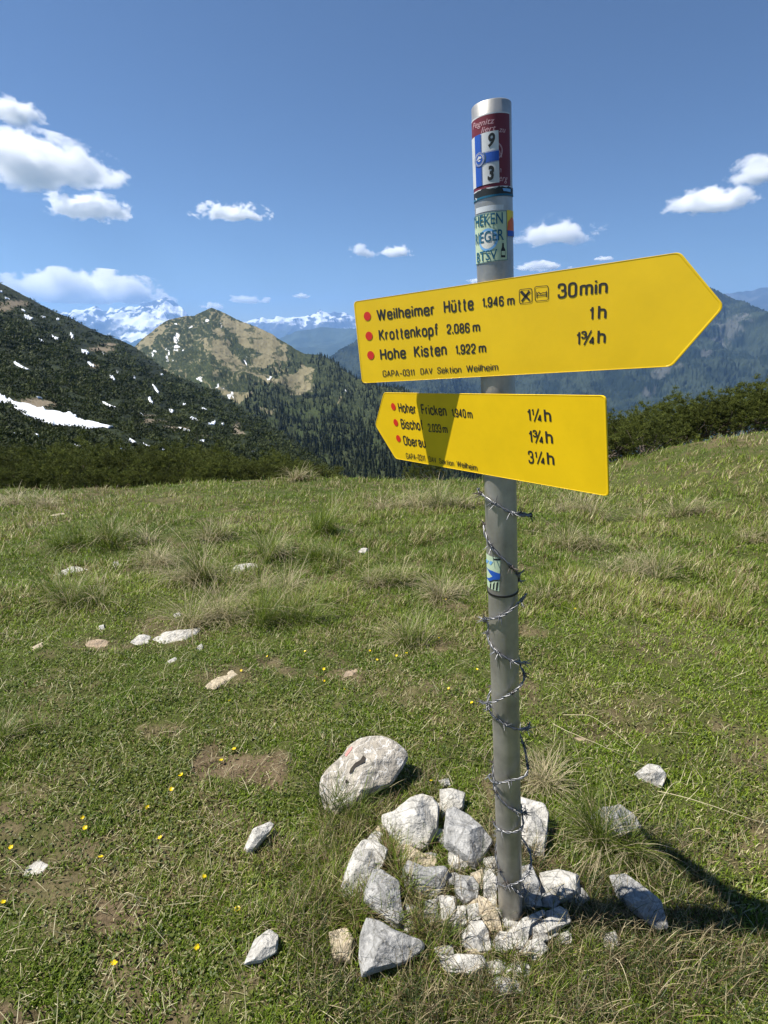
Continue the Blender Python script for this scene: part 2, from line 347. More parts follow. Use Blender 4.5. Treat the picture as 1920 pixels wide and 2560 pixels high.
# snow patches lying on the hillside, each its own mesh
snowm = material('old snow', (.82, .85, .9), .7, noise=(.3, .08), bump=(1.2, .4, .3))
SL = {0: 'long white snowfield tapering to the right across the lower left hillside', 1: 'snow streak on the hillside straight above the long snowfield', 2: 'broad snow patch high on the left hillside near the skyline',
      3: 'bright snow patch in the middle of the upper left hillside', 4: 'short upright snow sliver right of the bright upper patch', 6: 'chunky snow patch below the skyline left of the pasture peak', 7: 'slanting snow patch under the chunky one left of the pasture peak',
      9: 'slanting snow patch alone in dark pine right of the hillside centre', 12: 'small round snow patch left of the two lowest bright patches', 13: 'flat snow patch with ragged edge low on the hillside in front of the peak', 14: 'triangular snow patch furthest right on the lower hillside', 15: 'thin snow strip on pale scree just below the triangular patch', 16: 'thin snow streak just above the tip of the long snowfield',
      18: 'thin left strip of the two snow strips above the young spruces', 19: 'thin right strip of the two snow strips above the young spruces', 21: 'narrow upright snow gully between two young spruces'}
for i, q in enumerate(HSNOW):
    if q[0] == 'P':
        pts = []
        for (a, b), (c, d) in zip(q[1], q[1][1:] + q[1][:1]):
            for f in np.linspace(0, 1, 8, endpoint=False): pts.append((a + (c - a) * f, b + (d - b) * f))
        pts = np.array(pts)
        cxy = None
    else:
        a, b, ra, rb, an = q; th = np.linspace(0, 2 * np.pi, 36, endpoint=False); ca, sa = math.cos(rad(an)), math.sin(rad(an))
        rr_ = .5 + .6 * fbm(np.cos(th) * 1.8 + i * 7, np.sin(th) * 1.8, 3, 90)
        ex, ey = np.cos(th) * ra * rr_, np.sin(th) * rb * rr_ * (.7 if ra > rb else 1)
        pts = np.stack([(a + ex * ca - ey * sa) / 1.659, 680 + (b + ex * sa + ey * ca) / 1.659], -1)
    jit = (fbm(pts[:, 0] / 5, pts[:, 1] / 5, 3, 95) - .5) * 3.5; pts[:, 1] += jit * (2 if q[0] == 'P' else 1)
    bm = bmesh.new(); vs = [bm.verts.new((p[0], p[1], 0)) for p in pts]; bm.faces.new(vs)
    bmesh.ops.triangulate(bm, faces=bm.faces[:]); bmesh.ops.subdivide_edges(bm, edges=bm.edges[:], cuts=2, use_grid_fill=True); bmesh.ops.triangulate(bm, faces=bm.faces[:])
    xy = np.array([v_.co[:2] for v_ in bm.verts]); bd = np.array([any(e.is_boundary for e in v_.link_edges) for v_ in bm.verts])
    P = hill_at(xy[:, 0], xy[:, 1]); dist = np.linalg.norm(P - CAM, axis=1)
    P[:, 2] += np.where(bd, .05, .22 + .001 * dist) + (fbm(P[:, 0] / 3, P[:, 1] / 3, 3, 99) - .5) * .14
    P += (CAM - P) / dist[:, None] * np.where(bd, .3, .9)[:, None]
    for v_, p in zip(bm.verts, P): v_.co = p
    me = D.meshes.new('snow_patch'); bm.to_mesh(me); bm.free()
    for p_ in me.polygons: p_.use_smooth = True
    tag(link('snow_patch', me, snowm), SL.get(i, 'small remnant of snow among the dark pines of the left hillside'), 'snow patch', 'snow patches on the hillside')

# dwarf pine cover on the hillside: one mass
def tufts(pos, size, per, seed, up=.8):
    r = np.random.default_rng(seed); n = len(pos)
    th = r.random((n, per)) * 2 * np.pi; rd_ = np.sqrt(r.random((n, per)))
    base = np.stack([np.cos(th) * rd_, np.sin(th) * rd_, .12 + r.random((n, per)) * .6 * (1 - rd_ ** 2 * .7)], -1) * size[:, None, None]
    d = np.stack([np.cos(th) * (.3 + .6 * rd_), np.sin(th) * (.3 + .6 * rd_), up + .0 * th], -1) + r.normal(0, .35, (n, per, 3)); d /= np.linalg.norm(d, axis=-1, keepdims=True)
    s = np.cross(d, r.normal(0, 1, (n, per, 3))); s /= np.linalg.norm(s, axis=-1, keepdims=True)
    L = (.28 + .3 * r.random((n, per)))[..., None] * size[:, None, None]; W = .17 * size[:, None, None]
    b = pos[:, None] + base
    V = np.stack([b - s * W - d * L * .3, b + s * W - d * L * .3, b + s * W * .5 + d * L * .5, b + d * L], 2).reshape(-1, 3)
    k = np.arange(n * per)[:, None] * 4
    return V, k + np.array([[0, 1, 2, 3]]), th.size
pinem = material('pine needles', attr=True, rough=.7, spec=.2, trans=.15)
N = 26000
px = rng.uniform(-500, 880, N); sy, _ = ip(hill.sky, px); fy, _ = ip(hill.foot, px)
tt = rng.random(N) ** .85; py = sy + (fy - sy) * tt
n = fbm(px / 16, py / 9, 3, 101)
P = hill_at(px, py); dist = np.linalg.norm(P - CAM, axis=1)
tan = np.zeros(N)
for a, b, ra, rb in HTAN: tan = np.maximum(tan, np.hypot((px - a / 1.659) / (ra / 1.659), (py - 680 - b / 1.659) / (rb / 1.659)) < .95)
keep = (~hsmask(px, py, 1.3)) & (tan < .5) & (n > .34) & (dist > 24)
P = P[keep]; dist = dist[keep]; px = px[keep]; py = py[keep]
size = np.clip(dist * .0062, .55, 2.6) * rng.uniform(.6, 1.35, len(P))
V, F, m_ = tufts(P, size, 12, 5)
cb = mix((.010, .018, .005), (.062, .078, .020), sstep(.25, .75, fbm(px / 20, py / 12, 3, 103) * .6 + rng.random(len(P)) * .4))
col = np.repeat(cb, 12 * 4, 0) * rng.uniform(.7, 1.35, (len(P) * 12, 1)).repeat(4, 0)
tag(link('dwarf_pine_cover', mesh_np('dwarf_pine_cover', V, [F], col), pinem), kind='stuff', label='dark dwarf pine covering the left hillside', cat='pine scrub')

# spruce forest on the flank of the peak: far-off mass
def spruces(pos, h, seed, tiers=4, seg=6):
    r = np.random.default_rng(seed); n = len(pos); V = []; F = []; C = []
    a0 = r.random(n) * 6.28; off = 0
    base = mix((.011, .018, .008), (.042, .052, .020), r.random(n) ** 1.5); wid = r.uniform(.65, 1.5, n)[:, None]
    for k in range(tiers):
        z0 = (.05 + .78 * k / tiers) ; z1 = min(1, z0 + 1.45 / tiers); rr2 = .19 * (1 - k / tiers * .82)
        a = a0[:, None] + np.arange(seg) * 2 * np.pi / seg + k * .5
        rj = rr2 * wid * r.uniform(.5, 1.3, (n, seg))
        ring = np.stack([np.cos(a) * rj, np.sin(a) * rj, z0 + r.uniform(-.04, .03, (n, seg))], -1) * h[:, None, None] + pos[:, None]
        tip = pos + np.stack([0 * h, 0 * h, z1 * h], -1)
        V.append(np.concatenate([ring, tip[:, None]], 1).reshape(-1, 3))
        i0 = off + np.arange(n)[:, None] * (seg + 1); s = np.arange(seg)
        F.append(np.stack([i0 + s, i0 + (s + 1) % seg, np.broadcast_to(i0 + seg, (n, seg))], -1).reshape(-1, 3)); off += n * (seg + 1)
        C.append(np.repeat(base * r.uniform(.85, 1.2, (n, 1)), seg + 1, 0))
    return np.concatenate(V), np.concatenate(F), np.concatenate(C)
N = 9000
px = rng.uniform(560, 1300, N); py = rng.uniform(885, 1215, N)
sy, _ = ip(midsky, px); fy, _ = ip(midS.foot, px); t = (py - sy) / (fy - sy)
dens = sstep(600, 830, px + (py - 900) * .75) * sstep(.3, .6, fbm(px / 28, py / 20, 3, 110) + .12)
dens = np.maximum(dens * .9, .16 * sstep(940, 1010, py))
intan = np.zeros(N, bool)
for q in TAN: intan |= pip(px, py, q)
keep = (t > .0) & (rng.random(N) < dens) & ~intan
edge = rng.uniform(790, 1060, 150); ey, _ = ip(midsky, edge)
px = np.concatenate([px[keep], edge]); t = np.concatenate([t[keep], np.full(150, .004)])
P, _ = midS.pt(px, t); P[:, 2] -= .4
V, F, C = spruces(P, rng.uniform(3.5, 13.5, len(P)), 8)
tag(link('spruce_forest', mesh_np('spruce_forest', V, [F], C), pinem), kind='stuff', label='dark spruce forest on the flank of the pasture peak', cat='forest')

# ------------------------------------------------------------------ mountain pines and young spruces
def tube(path, r, seg=8, cap=True):
    """swept tube; r scalar or per point"""
    P = np.asarray(path, float); n = len(P); r = np.broadcast_to(np.asarray(r, float), (n,))
    T = np.gradient(P, axis=0); T /= np.linalg.norm(T, axis=1, keepdims=True) + 1e-12
    a = np.array([0, 0, 1.]) if abs(T[0, 2]) < .9 else np.array([1., 0, 0]); N = np.cross(T[0], a); N /= np.linalg.norm(N); V = []
    for k in range(n):
        N = N - T[k] * (N @ T[k]); N /= np.linalg.norm(N) + 1e-12; B = np.cross(T[k], N)
        th = np.arange(seg) * 2 * np.pi / seg
        V.append(P[k] + r[k] * (np.cos(th)[:, None] * N + np.sin(th)[:, None] * B))
    V = np.concatenate(V); i = (np.arange(n - 1)[:, None] * seg + np.arange(seg)[None]).ravel(); j = (np.arange(n - 1)[:, None] * seg + (np.arange(seg)[None] + 1) % seg).ravel()
    F = np.stack([i, j, j + seg, i + seg], -1)
    return V, F
def join(parts):
    Vs, F4, F3, off = [], [], [], 0
    for V, F in parts:
        Vs.append(V); (F4 if F.shape[1] == 4 else F3).append(F + off); off += len(V)
    return np.concatenate(Vs), [np.concatenate(f) for f in (F4, F3) if f]
def shoots(base, d, L, nn, nl, nw, r, cols):
    """bottle-brush shoots: base (n,3), dir (n,3), length (n,), nn needles each"""
    n = len(base); u = r.random((n, nn)) ; q = base[:, None] + d[:, None] * (u * L[:, None])[..., None]
    nd = d[:, None] * .75 + r.normal(0, .55, (n, nn, 3)); nd /= np.linalg.norm(nd, axis=-1, keepdims=True)
    s = np.cross(nd, r.normal(0, 1, (n, nn, 3))); s /= np.linalg.norm(s, axis=-1, keepdims=True)
    l = nl * r.uniform(.7, 1.3, (n, nn, 1))
    V = np.stack([q - s * nw, q + s * nw, q + nd * l], 2).reshape(-1, 3)
    F = np.arange(n * nn)[:, None] * 3 + np.array([[0, 1, 2]])
    C = np.repeat(cols, nn * 3, 0) * r.uniform(.75, 1.3, (n * nn, 1)).repeat(3, 0)
    return V, F, C
barkm = material('bark', (.13, .10, .075), .9, noise=(12, .4), bump=(40, .6, .01))
def pine_variant(seed):
    r = np.random.default_rng(seed); nr_ = 230; per = 11
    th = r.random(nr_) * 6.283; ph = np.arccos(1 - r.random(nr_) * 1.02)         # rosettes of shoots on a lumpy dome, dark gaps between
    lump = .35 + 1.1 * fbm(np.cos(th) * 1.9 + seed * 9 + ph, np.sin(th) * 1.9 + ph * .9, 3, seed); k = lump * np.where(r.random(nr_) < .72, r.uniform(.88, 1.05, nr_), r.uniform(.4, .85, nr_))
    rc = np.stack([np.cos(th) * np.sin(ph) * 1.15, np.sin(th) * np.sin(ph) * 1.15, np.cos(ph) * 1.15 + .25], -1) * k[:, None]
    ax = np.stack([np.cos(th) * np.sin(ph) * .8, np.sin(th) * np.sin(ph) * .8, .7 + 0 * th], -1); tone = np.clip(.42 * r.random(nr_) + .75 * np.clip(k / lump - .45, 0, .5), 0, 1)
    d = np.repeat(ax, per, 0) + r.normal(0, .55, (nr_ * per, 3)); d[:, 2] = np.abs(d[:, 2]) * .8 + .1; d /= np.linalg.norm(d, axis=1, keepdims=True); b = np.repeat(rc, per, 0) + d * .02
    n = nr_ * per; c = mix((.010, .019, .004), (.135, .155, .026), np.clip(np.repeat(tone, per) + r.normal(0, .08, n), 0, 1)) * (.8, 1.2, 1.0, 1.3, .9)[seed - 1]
    V, F, C = shoots(b, d, r.uniform(.09, .17, n), 12, .050, .0075, r, c)
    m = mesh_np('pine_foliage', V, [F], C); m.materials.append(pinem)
    parts = []
    for k in range(11):
        a = r.random() * 6.283; t = np.linspace(0, 1, 7)[:, None]; R_ = r.uniform(.5, 1.0)
        path = np.array([[math.cos(a) * .1, math.sin(a) * .1, -.15]]) + t * np.array([[math.cos(a) * R_, math.sin(a) * R_, 0]]) + np.array([[0, 0, 1.]]) * (t ** 1.6 * r.uniform(.45, .9) + .12 * t) + r.normal(0, .03, (7, 3))
        parts.append(tube(path, np.linspace(.035, .010, 7), 6))
    V, F = join(parts); s = mesh_np('pine_stem', V, F, smooth=True); s.materials.append(barkm)
    return m, s
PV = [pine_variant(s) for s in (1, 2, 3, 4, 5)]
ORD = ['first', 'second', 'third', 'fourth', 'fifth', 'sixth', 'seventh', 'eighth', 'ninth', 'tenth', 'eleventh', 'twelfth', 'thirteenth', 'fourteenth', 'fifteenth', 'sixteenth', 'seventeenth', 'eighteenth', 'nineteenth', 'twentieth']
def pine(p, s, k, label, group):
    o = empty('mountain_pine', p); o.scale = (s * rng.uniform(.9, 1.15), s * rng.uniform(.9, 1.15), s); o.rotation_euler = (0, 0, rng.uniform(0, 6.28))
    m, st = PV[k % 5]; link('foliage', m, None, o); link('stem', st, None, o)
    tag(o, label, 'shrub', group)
def edge_pt(px, y):
    r = rays(px, 1000); k = y / r[1]; x = r[0] * k; return np.array([x, y, float(gz(x, y))])
q = 0
xs = list(range(-60, 800, 46))
for i, x in enumerate(xs):                       # front row of the left thicket
    y = 15.3 + rng.uniform(-.25, .5) + (.6 if 340 < x < 440 else 0); p = edge_pt(x + rng.uniform(-12, 12), y)
    h = np.interp(x, [-60, 0, 300, 420, 520, 650, 740, 800], [.80, .80, .76, .78, .84, .75, .5, .3]) * rng.uniform(.62, 1.15)
    lab = ('dark mountain pine cut by the left photo edge in the front thicket row' if i == 1 else 'mountain pine %s from the left in the front row of the left thicket' % ORD[i - 1] if i > 1 else 'mountain pine outside the left edge of the front thicket row')
    if i > 0: pine(p - np.array([0, 0, .12]), h * .82, q, lab, 'mountain pines along the left meadow edge')
    q += 1
for row, (yy, cnt) in enumerate([(17.4, 17), (20.5, 18), (24.5, 16)]):
    for i in range(cnt):
        x = -70 + 880 * (i + rng.uniform(.2, .8)) / cnt; k = yy + rng.uniform(-1, 1)
        r = rays(x, 1000); sc = k / r[1]
        zt = 1.676 - np.interp(x, [0, 400, 700, 820], [.226 - .006 * row, .226 - .006 * row, .240, .268]) * k * rng.uniform(.96, 1.06)   # height reached by the top
        h = (.95 + .2 * row) * rng.uniform(.8, 1.2); zt -= .12
        pine(np.array([r[0] * sc, k, zt - h * 1.15]), h * .9, q, 'bushy dark mountain pine deeper inside the thicket behind the front row', 'mountain pines along the left meadow edge'); q += 1
RB = [(1545, 1150, 150), (1590, 1140, 128), (1640, 1128, 130), (1690, 1112, 128), (1745, 1098, 112), (1790, 1088, 108), (1840, 1080, 115), (1890, 1074, 122), (1945, 1070, 128), (1500, 1160, 120)]
for i, (x, y, h) in enumerate(RB):               # right thicket: foot pixel, height in px
    P = gnd(x, y); d = (P - CAM) @ FW
    pine(P + np.array([.1, .75, -.15]), h * .62 * d / FPX / 1.25, q, ('mountain pine with bare grey lower branches right behind the lower sign' if i == 0 else 'mountain pine hidden mostly behind the right end of the lower sign' if i == 9 else 'mountain pine %s from the sign in the front row of the right thicket' % ORD[i]), 'mountain pines on the right rise'); q += 1
for i, (x, y, h) in enumerate([(1520, 1105, 130), (1565, 1090, 140), (1615, 1080, 140), (1665, 1070, 150), (1715, 1062, 150), (1770, 1052, 145), (1815, 1042, 150), (1865, 1032, 150), (1915, 1022, 150), (1960, 1015, 150)]):
    p = at(x, y, 16.2); pine(p - np.array([0, 0, .35]), h * .50 * 16.2 / FPX / 1.15, q, 'mountain pine in the rear row of the right thicket', 'mountain pines on the right rise'); q += 1
for x, y, h, l in [(1075, 1196, 44, 'low mountain pine peeking under the left half of the lower sign'), (1030, 1200, 30, 'smallest mountain pine just left of the pole under the lower sign')]:
    p = at(x, y, 16); pine(p, h * 16 / FPX / 1.2, q, l, 'mountain pines along the left meadow edge'); q += 1

def spruce(p, h, seed, label):
    r = np.random.default_rng(seed); o = empty('young_spruce', p); n = 420
    u = r.random(n) ** .8; z = .1 + .9 * u; th = r.random(n) * 6.283; R_ = (1 - u) * .26 + .015
    k = r.random(n) ** .5; b = np.stack([np.cos(th) * R_ * k, np.sin(th) * R_ * k, z - .05 * k], -1) * h
    d = np.stack([np.cos(th), np.sin(th), .25 + .8 * u], -1) + r.normal(0, .15, (n, 3)); d /= np.linalg.norm(d, axis=1, keepdims=True)
    V, F, C = shoots(b, d, h * (.05 + .07 * (1 - u)), 9, h * .03, h * .006, r, mix((.02, .032, .010), (.07, .085, .024), r.random(n)))
    link('crown', mesh_np('crown', V, [F], C), pinem, o)
    V, F = tube(np.stack([np.zeros(5), np.zeros(5), np.linspace(-.03, .95, 5) * h], -1), np.linspace(.02, .003, 5) * h, 7)
    link('trunk', mesh_np('trunk', V, [F], smooth=True), barkm, o)
    tag(o, label, 'tree', 'young spruces on the lower hillside')
for i, (x, yb, yt, l) in enumerate([(401, 775, 690, 'yellowish young spruce below the right end of the long snowfield'), (475, 785, 700, 'bright young spruce left of the narrow upright snow gully'), (513, 775, 705, 'slim dark young spruce right of the narrow upright snow gully'),
                                   (910, 780, 690, 'dark broad young spruce rising alone above the right end of the left thicket'), (819, 695, 640, 'dark pointed young spruce beside the triangular snow patch'), (345, 765, 715, 'short young spruce furthest left above the thicket'), (565, 645, 588, 'slim dark spruce above the tip of the long snowfield')]):
    A, B = x / 1.659, 680 + yb / 1.659; P = hill_at(np.array([A]), np.array([B]))[0]; d = (P - CAM) @ FW
    spruce(P, (yb - yt) / 1.659 * d / FPX * 1.05, 50 + i, l)

# ------------------------------------------------------------------ stones
def stone_mat(name, c, vein=0.0):
    m = material(name, c, .88, noise=(20, .38), bump=(42, 1.0, .016), spec=.2); n = m.node_tree.nodes; l = m.node_tree.links
    p = n['Principled BSDF']; src = p.inputs['Base Color'].links[0].from_socket; tc = [x for x in n if x.type == 'TEX_COORD'][0]
    wv = n.new('ShaderNodeTexWave'); wv.inputs['Scale'].default_value = 6; wv.inputs['Distortion'].default_value = 16; wv.inputs['Detail'].default_value = 4; wv.inputs['Detail Scale'].default_value = 2
    oi = n.new('ShaderNodeObjectInfo'); vr = n.new('ShaderNodeVectorRotate'); vr.rotation_type = 'AXIS_ANGLE'; vr.inputs['Axis'].default_value = (.6, -.64, .48); am_ = n.new('ShaderNodeMath'); am_.operation = 'MULTIPLY'; am_.inputs[1].default_value = 6.28; l.new(oi.outputs['Random'], am_.inputs[0]); l.new(am_.outputs[0], vr.inputs['Angle']); l.new(tc.outputs['Object'], vr.inputs['Vector']); l.new(vr.outputs[0], wv.inputs[0]); cr = n.new('ShaderNodeValToRGB'); cr.color_ramp.elements[0].position = .93; cr.color_ramp.elements[1].position = .97
    cr.color_ramp.elements[0].color = (0, 0, 0, 1); cr.color_ramp.elements[1].color = (vein * .3, vein * .3, vein * .3, 1); l.new(wv.outputs[1], cr.inputs[0])
    mx = n.new('ShaderNodeMix'); mx.data_type = 'RGBA'; l.new(cr.outputs[0], mx.inputs[0]); l.new(src, mx.inputs[6]); mx.inputs[7].default_value = (.68, .66, .62, 1)
    # lichen / earth stains with a shape of their own
    t = n.new('ShaderNodeTexNoise'); t.inputs['Scale'].default_value = 7; t.inputs['Detail'].default_value = 6; l.new(tc.outputs['Object'], t.inputs[0])
    c2 = n.new('ShaderNodeValToRGB'); c2.color_ramp.elements[0].position = .52; c2.color_ramp.elements[1].position = .72; c2.color_ramp.elements[0].color = (0, 0, 0, 1); c2.color_ramp.elements[1].color = (.7, .7, .7, 1); l.new(t.outputs[0], c2.inputs[0])
    m2 = n.new('ShaderNodeMix'); m2.data_type = 'RGBA'; l.new(c2.outputs[0], m2.inputs[0]); l.new(mx.outputs[2], m2.inputs[6]); m2.inputs[7].default_value = (c[0] * .6, c[1] * .55, c[2] * .45, 1)
    # dark cracks and lichen specks
    vo = n.new('ShaderNodeTexVoronoi'); vo.feature = 'DISTANCE_TO_EDGE'; vo.inputs['Scale'].default_value = 8; ad = n.new('ShaderNodeVectorMath'); ad.operation = 'MULTIPLY_ADD'; ad.inputs[1].default_value = (.12, .12, .12); l.new(t.outputs['Color'], ad.inputs[0]); l.new(vr.outputs[0], ad.inputs[2]); l.new(ad.outputs[0], vo.inputs['Vector'])
    c3_ = n.new('ShaderNodeMapRange'); c3_.inputs[1].default_value = .0; c3_.inputs[2].default_value = .028; c3_.inputs[3].default_value = .55; c3_.inputs[4].default_value = 0; l.new(vo.outputs['Distance'], c3_.inputs[0])
    sp_ = n.new('ShaderNodeTexNoise'); sp_.inputs['Scale'].default_value = 70; sp_.inputs['Detail'].default_value = 3; l.new(tc.outputs['Object'], sp_.inputs[0]); c4_ = n.new('ShaderNodeMapRange'); c4_.inputs[1].default_value = .62; c4_.inputs[2].default_value = .70; c4_.inputs[3].default_value = 0; c4_.inputs[4].default_value = .55; l.new(sp_.outputs[0], c4_.inputs[0])
    mm = n.new('ShaderNodeMath'); mm.operation = 'MAXIMUM'; l.new(c3_.outputs[0], mm.inputs[0]); l.new(c4_.outputs[0], mm.inputs[1])
    m3 = n.new('ShaderNodeMix'); m3.data_type = 'RGBA'; l.new(mm.outputs[0], m3.inputs[0]); l.new(m2.outputs[2], m3.inputs[6]); m3.inputs[7].default_value = (.09, .085, .07, 1)
    l.new(m3.outputs[2], p.inputs['Base Color']); return m
SM = {'w': stone_mat('pale limestone', (.45, .43, .385), .6), 'g': stone_mat('grey limestone', (.30, .295, .28), .8), 'c': stone_mat('cream limestone', (.43, .36, .25), .4), 'b': stone_mat('brown stone', (.33, .25, .17), .2), 't': stone_mat('boulder limestone', (.37, .335, .28), 2.2)}
def stone(poly, tone, label, T=.42, facets=4, seed=0, flat=None):
    """a lump of rock whose outline towards the photographer follows POLY (px); it has its own faceted front, back and buried foot"""
    r = np.random.default_rng(seed + 100); p = np.array(poly, float)
    ymax, ymin = p[:, 1].max(), p[:, 1].min(); cx_, cy_ = p.mean(0)
    if flat is None: p = p.mean(0) + (p - p.mean(0)) * (1.12 if seed else 1.0)
    G = gnd(cx_, cy_ + (ymax - cy_) * (.52 if flat is None else .1)); dep = (G - CAM) @ FW
    c0 = at(cx_, cy_, dep)
    n = 56; q = []; m = len(p)
    seglen = [np.hypot(*(p[(i + 1) % m] - p[i])) for i in range(m)]; tot = sum(seglen); s = np.linspace(0, tot, n, endpoint=False); acc = 0; k = 0
    for sv in s:
        while sv > acc + seglen[k]: acc += seglen[k]; k += 1
        f = (sv - acc) / seglen[k]; q.append(p[k] * (1 - f) + p[(k + 1) % m] * f)
    q = np.array(q); q = (q * 6 + np.roll(q, 1, 0) + np.roll(q, -1, 0)) / 8
    w_ = c0 - CAM; w_ = -w_ / np.linalg.norm(w_); uu = np.cross(np.array([0, 0, 1.]), w_); uu /= np.linalg.norm(uu); vv_ = np.cross(w_, uu)
    if flat is not None:                                           # slab: thickness along the ground normal
        W3 = np.array([0, .12, 1.]); W3 /= np.linalg.norm(W3)
        E = []
        for a in q:
            rr3 = rays(*a); t = ((G - CAM) @ W3) / (rr3 @ W3); E.append(CAM + rr3 * t)
        E = np.array(E); c0 = E.mean(0); w_ = W3; uu = RT; vv_ = np.cross(w_, uu)
    else:                                                          # the outline lies between the ground and the line of sight
        w_ = w_ * .5 + np.array([0, -.05, .5]); w_ /= np.linalg.norm(w_); uu = np.cross(np.array([0, 1., 0]), w_); uu = -uu if uu[0] < 0 else uu; uu /= np.linalg.norm(uu); vv_ = np.cross(w_, uu)
        c0 = c0 + np.array([0, 0, .06]) * np.sqrt((p[:, 0].max() - p[:, 0].min()) * (ymax - ymin)) * dep / FPX; cx2 = c0
        E = np.array([CAM + rays(*a) * (((c0 - CAM) @ w_) / (rays(*a) @ w_)) for a in q]); c0 = E.mean(0)
    sz = np.sqrt(np.mean(np.sum((E - c0) ** 2, 1))); Tk = (T * 1.5 if flat is None else flat) * sz
    planes = [(r.uniform(0, .25), r.random() * 6.283, r.uniform(.75, 1.0))] + [(r.uniform(.45, 1.5), k * 6.283 / facets + r.uniform(-.6, .6) + seed, r.uniform(.75, 1.15)) for k in range(facets)]
    if flat is None: planes.append((1.0, 1.57, r.uniform(.85, 1.1)))  # an upper plane that faces the sky
    rs = [.0001, .14, .28, .42, .55, .67, .78, .87, .94, 1.0]; rings = []
    for sg_, fs in ((1, rs), (-1, rs[::-1][1:])):
        for f in fs:
            X = c0 + (E - c0) * f; a_, b_ = (X - c0) @ uu / sz, (X - c0) @ vv_ / sz; h = np.full(n, 9.0)
            for sl_, an, h0 in planes: h = np.minimum(h, h0 - sl_ * (a_ * math.cos(an + (0 if sg_ > 0 else 2)) + b_ * math.sin(an + (0 if sg_ > 0 else 2))))
            h = np.minimum(np.maximum(h, .12), 3.4 * (1 - f) + .06 * (f < 1)); rings.append(X + w_ * (sg_ * h * Tk * (1.0 if sg_ > 0 else .9))[:, None])
    nr = len(rings); V = np.stack(rings).reshape(-1, 3)
    i = (np.arange(nr - 1)[:, None] * n + np.arange(n)[None]).ravel(); j = (np.arange(nr - 1)[:, None] * n + (np.arange(n)[None] + 1) % n).ravel()
    F = np.stack([i, i + n, j + n, j], -1)
    Q = (V - c0) / sz; nz = fbm(Q[:, 0] * 1.6 + seed * 3, Q[:, 1] * 1.6 + Q[:, 2] * 1.9, 5, seed) - .5; lay = ridged(Q @ vv_ * 2.2 + Q @ uu * (r.random() - .5) * 2 + seed, Q @ w_ * 1.2 + Q @ uu * .4, 3, seed + 7) - .6
    V = V + w_ * ((nz * .17 + lay * .12) * Tk)[:, None] + (V - c0) * (nz * .06)[:, None]
    base = np.array([c0[0], c0[1], V[:, 2].min()])
    me = mesh_np('stone', V - base, [F], None, False)
    bm = bmesh.new(); bm.from_mesh(me); bmesh.ops.remove_doubles(bm, verts=bm.verts[:], dist=sz * .004); bmesh.ops.recalc_face_normals(bm, faces=bm.faces[:])
    bmesh.ops.triangulate(bm, faces=bm.faces[:]); bm.normal_update()
    for f in bm.faces: f.smooth = True
    for e in bm.edges:
        if len(e.link_faces) == 2 and e.calc_face_angle(0) > .42: e.smooth = False
    bm.to_mesh(me); bm.free()
    o = link('stone', me, SM[tone], None, base); tag(o, label, 'stone')
    return o, c0, w_, Tk, dep
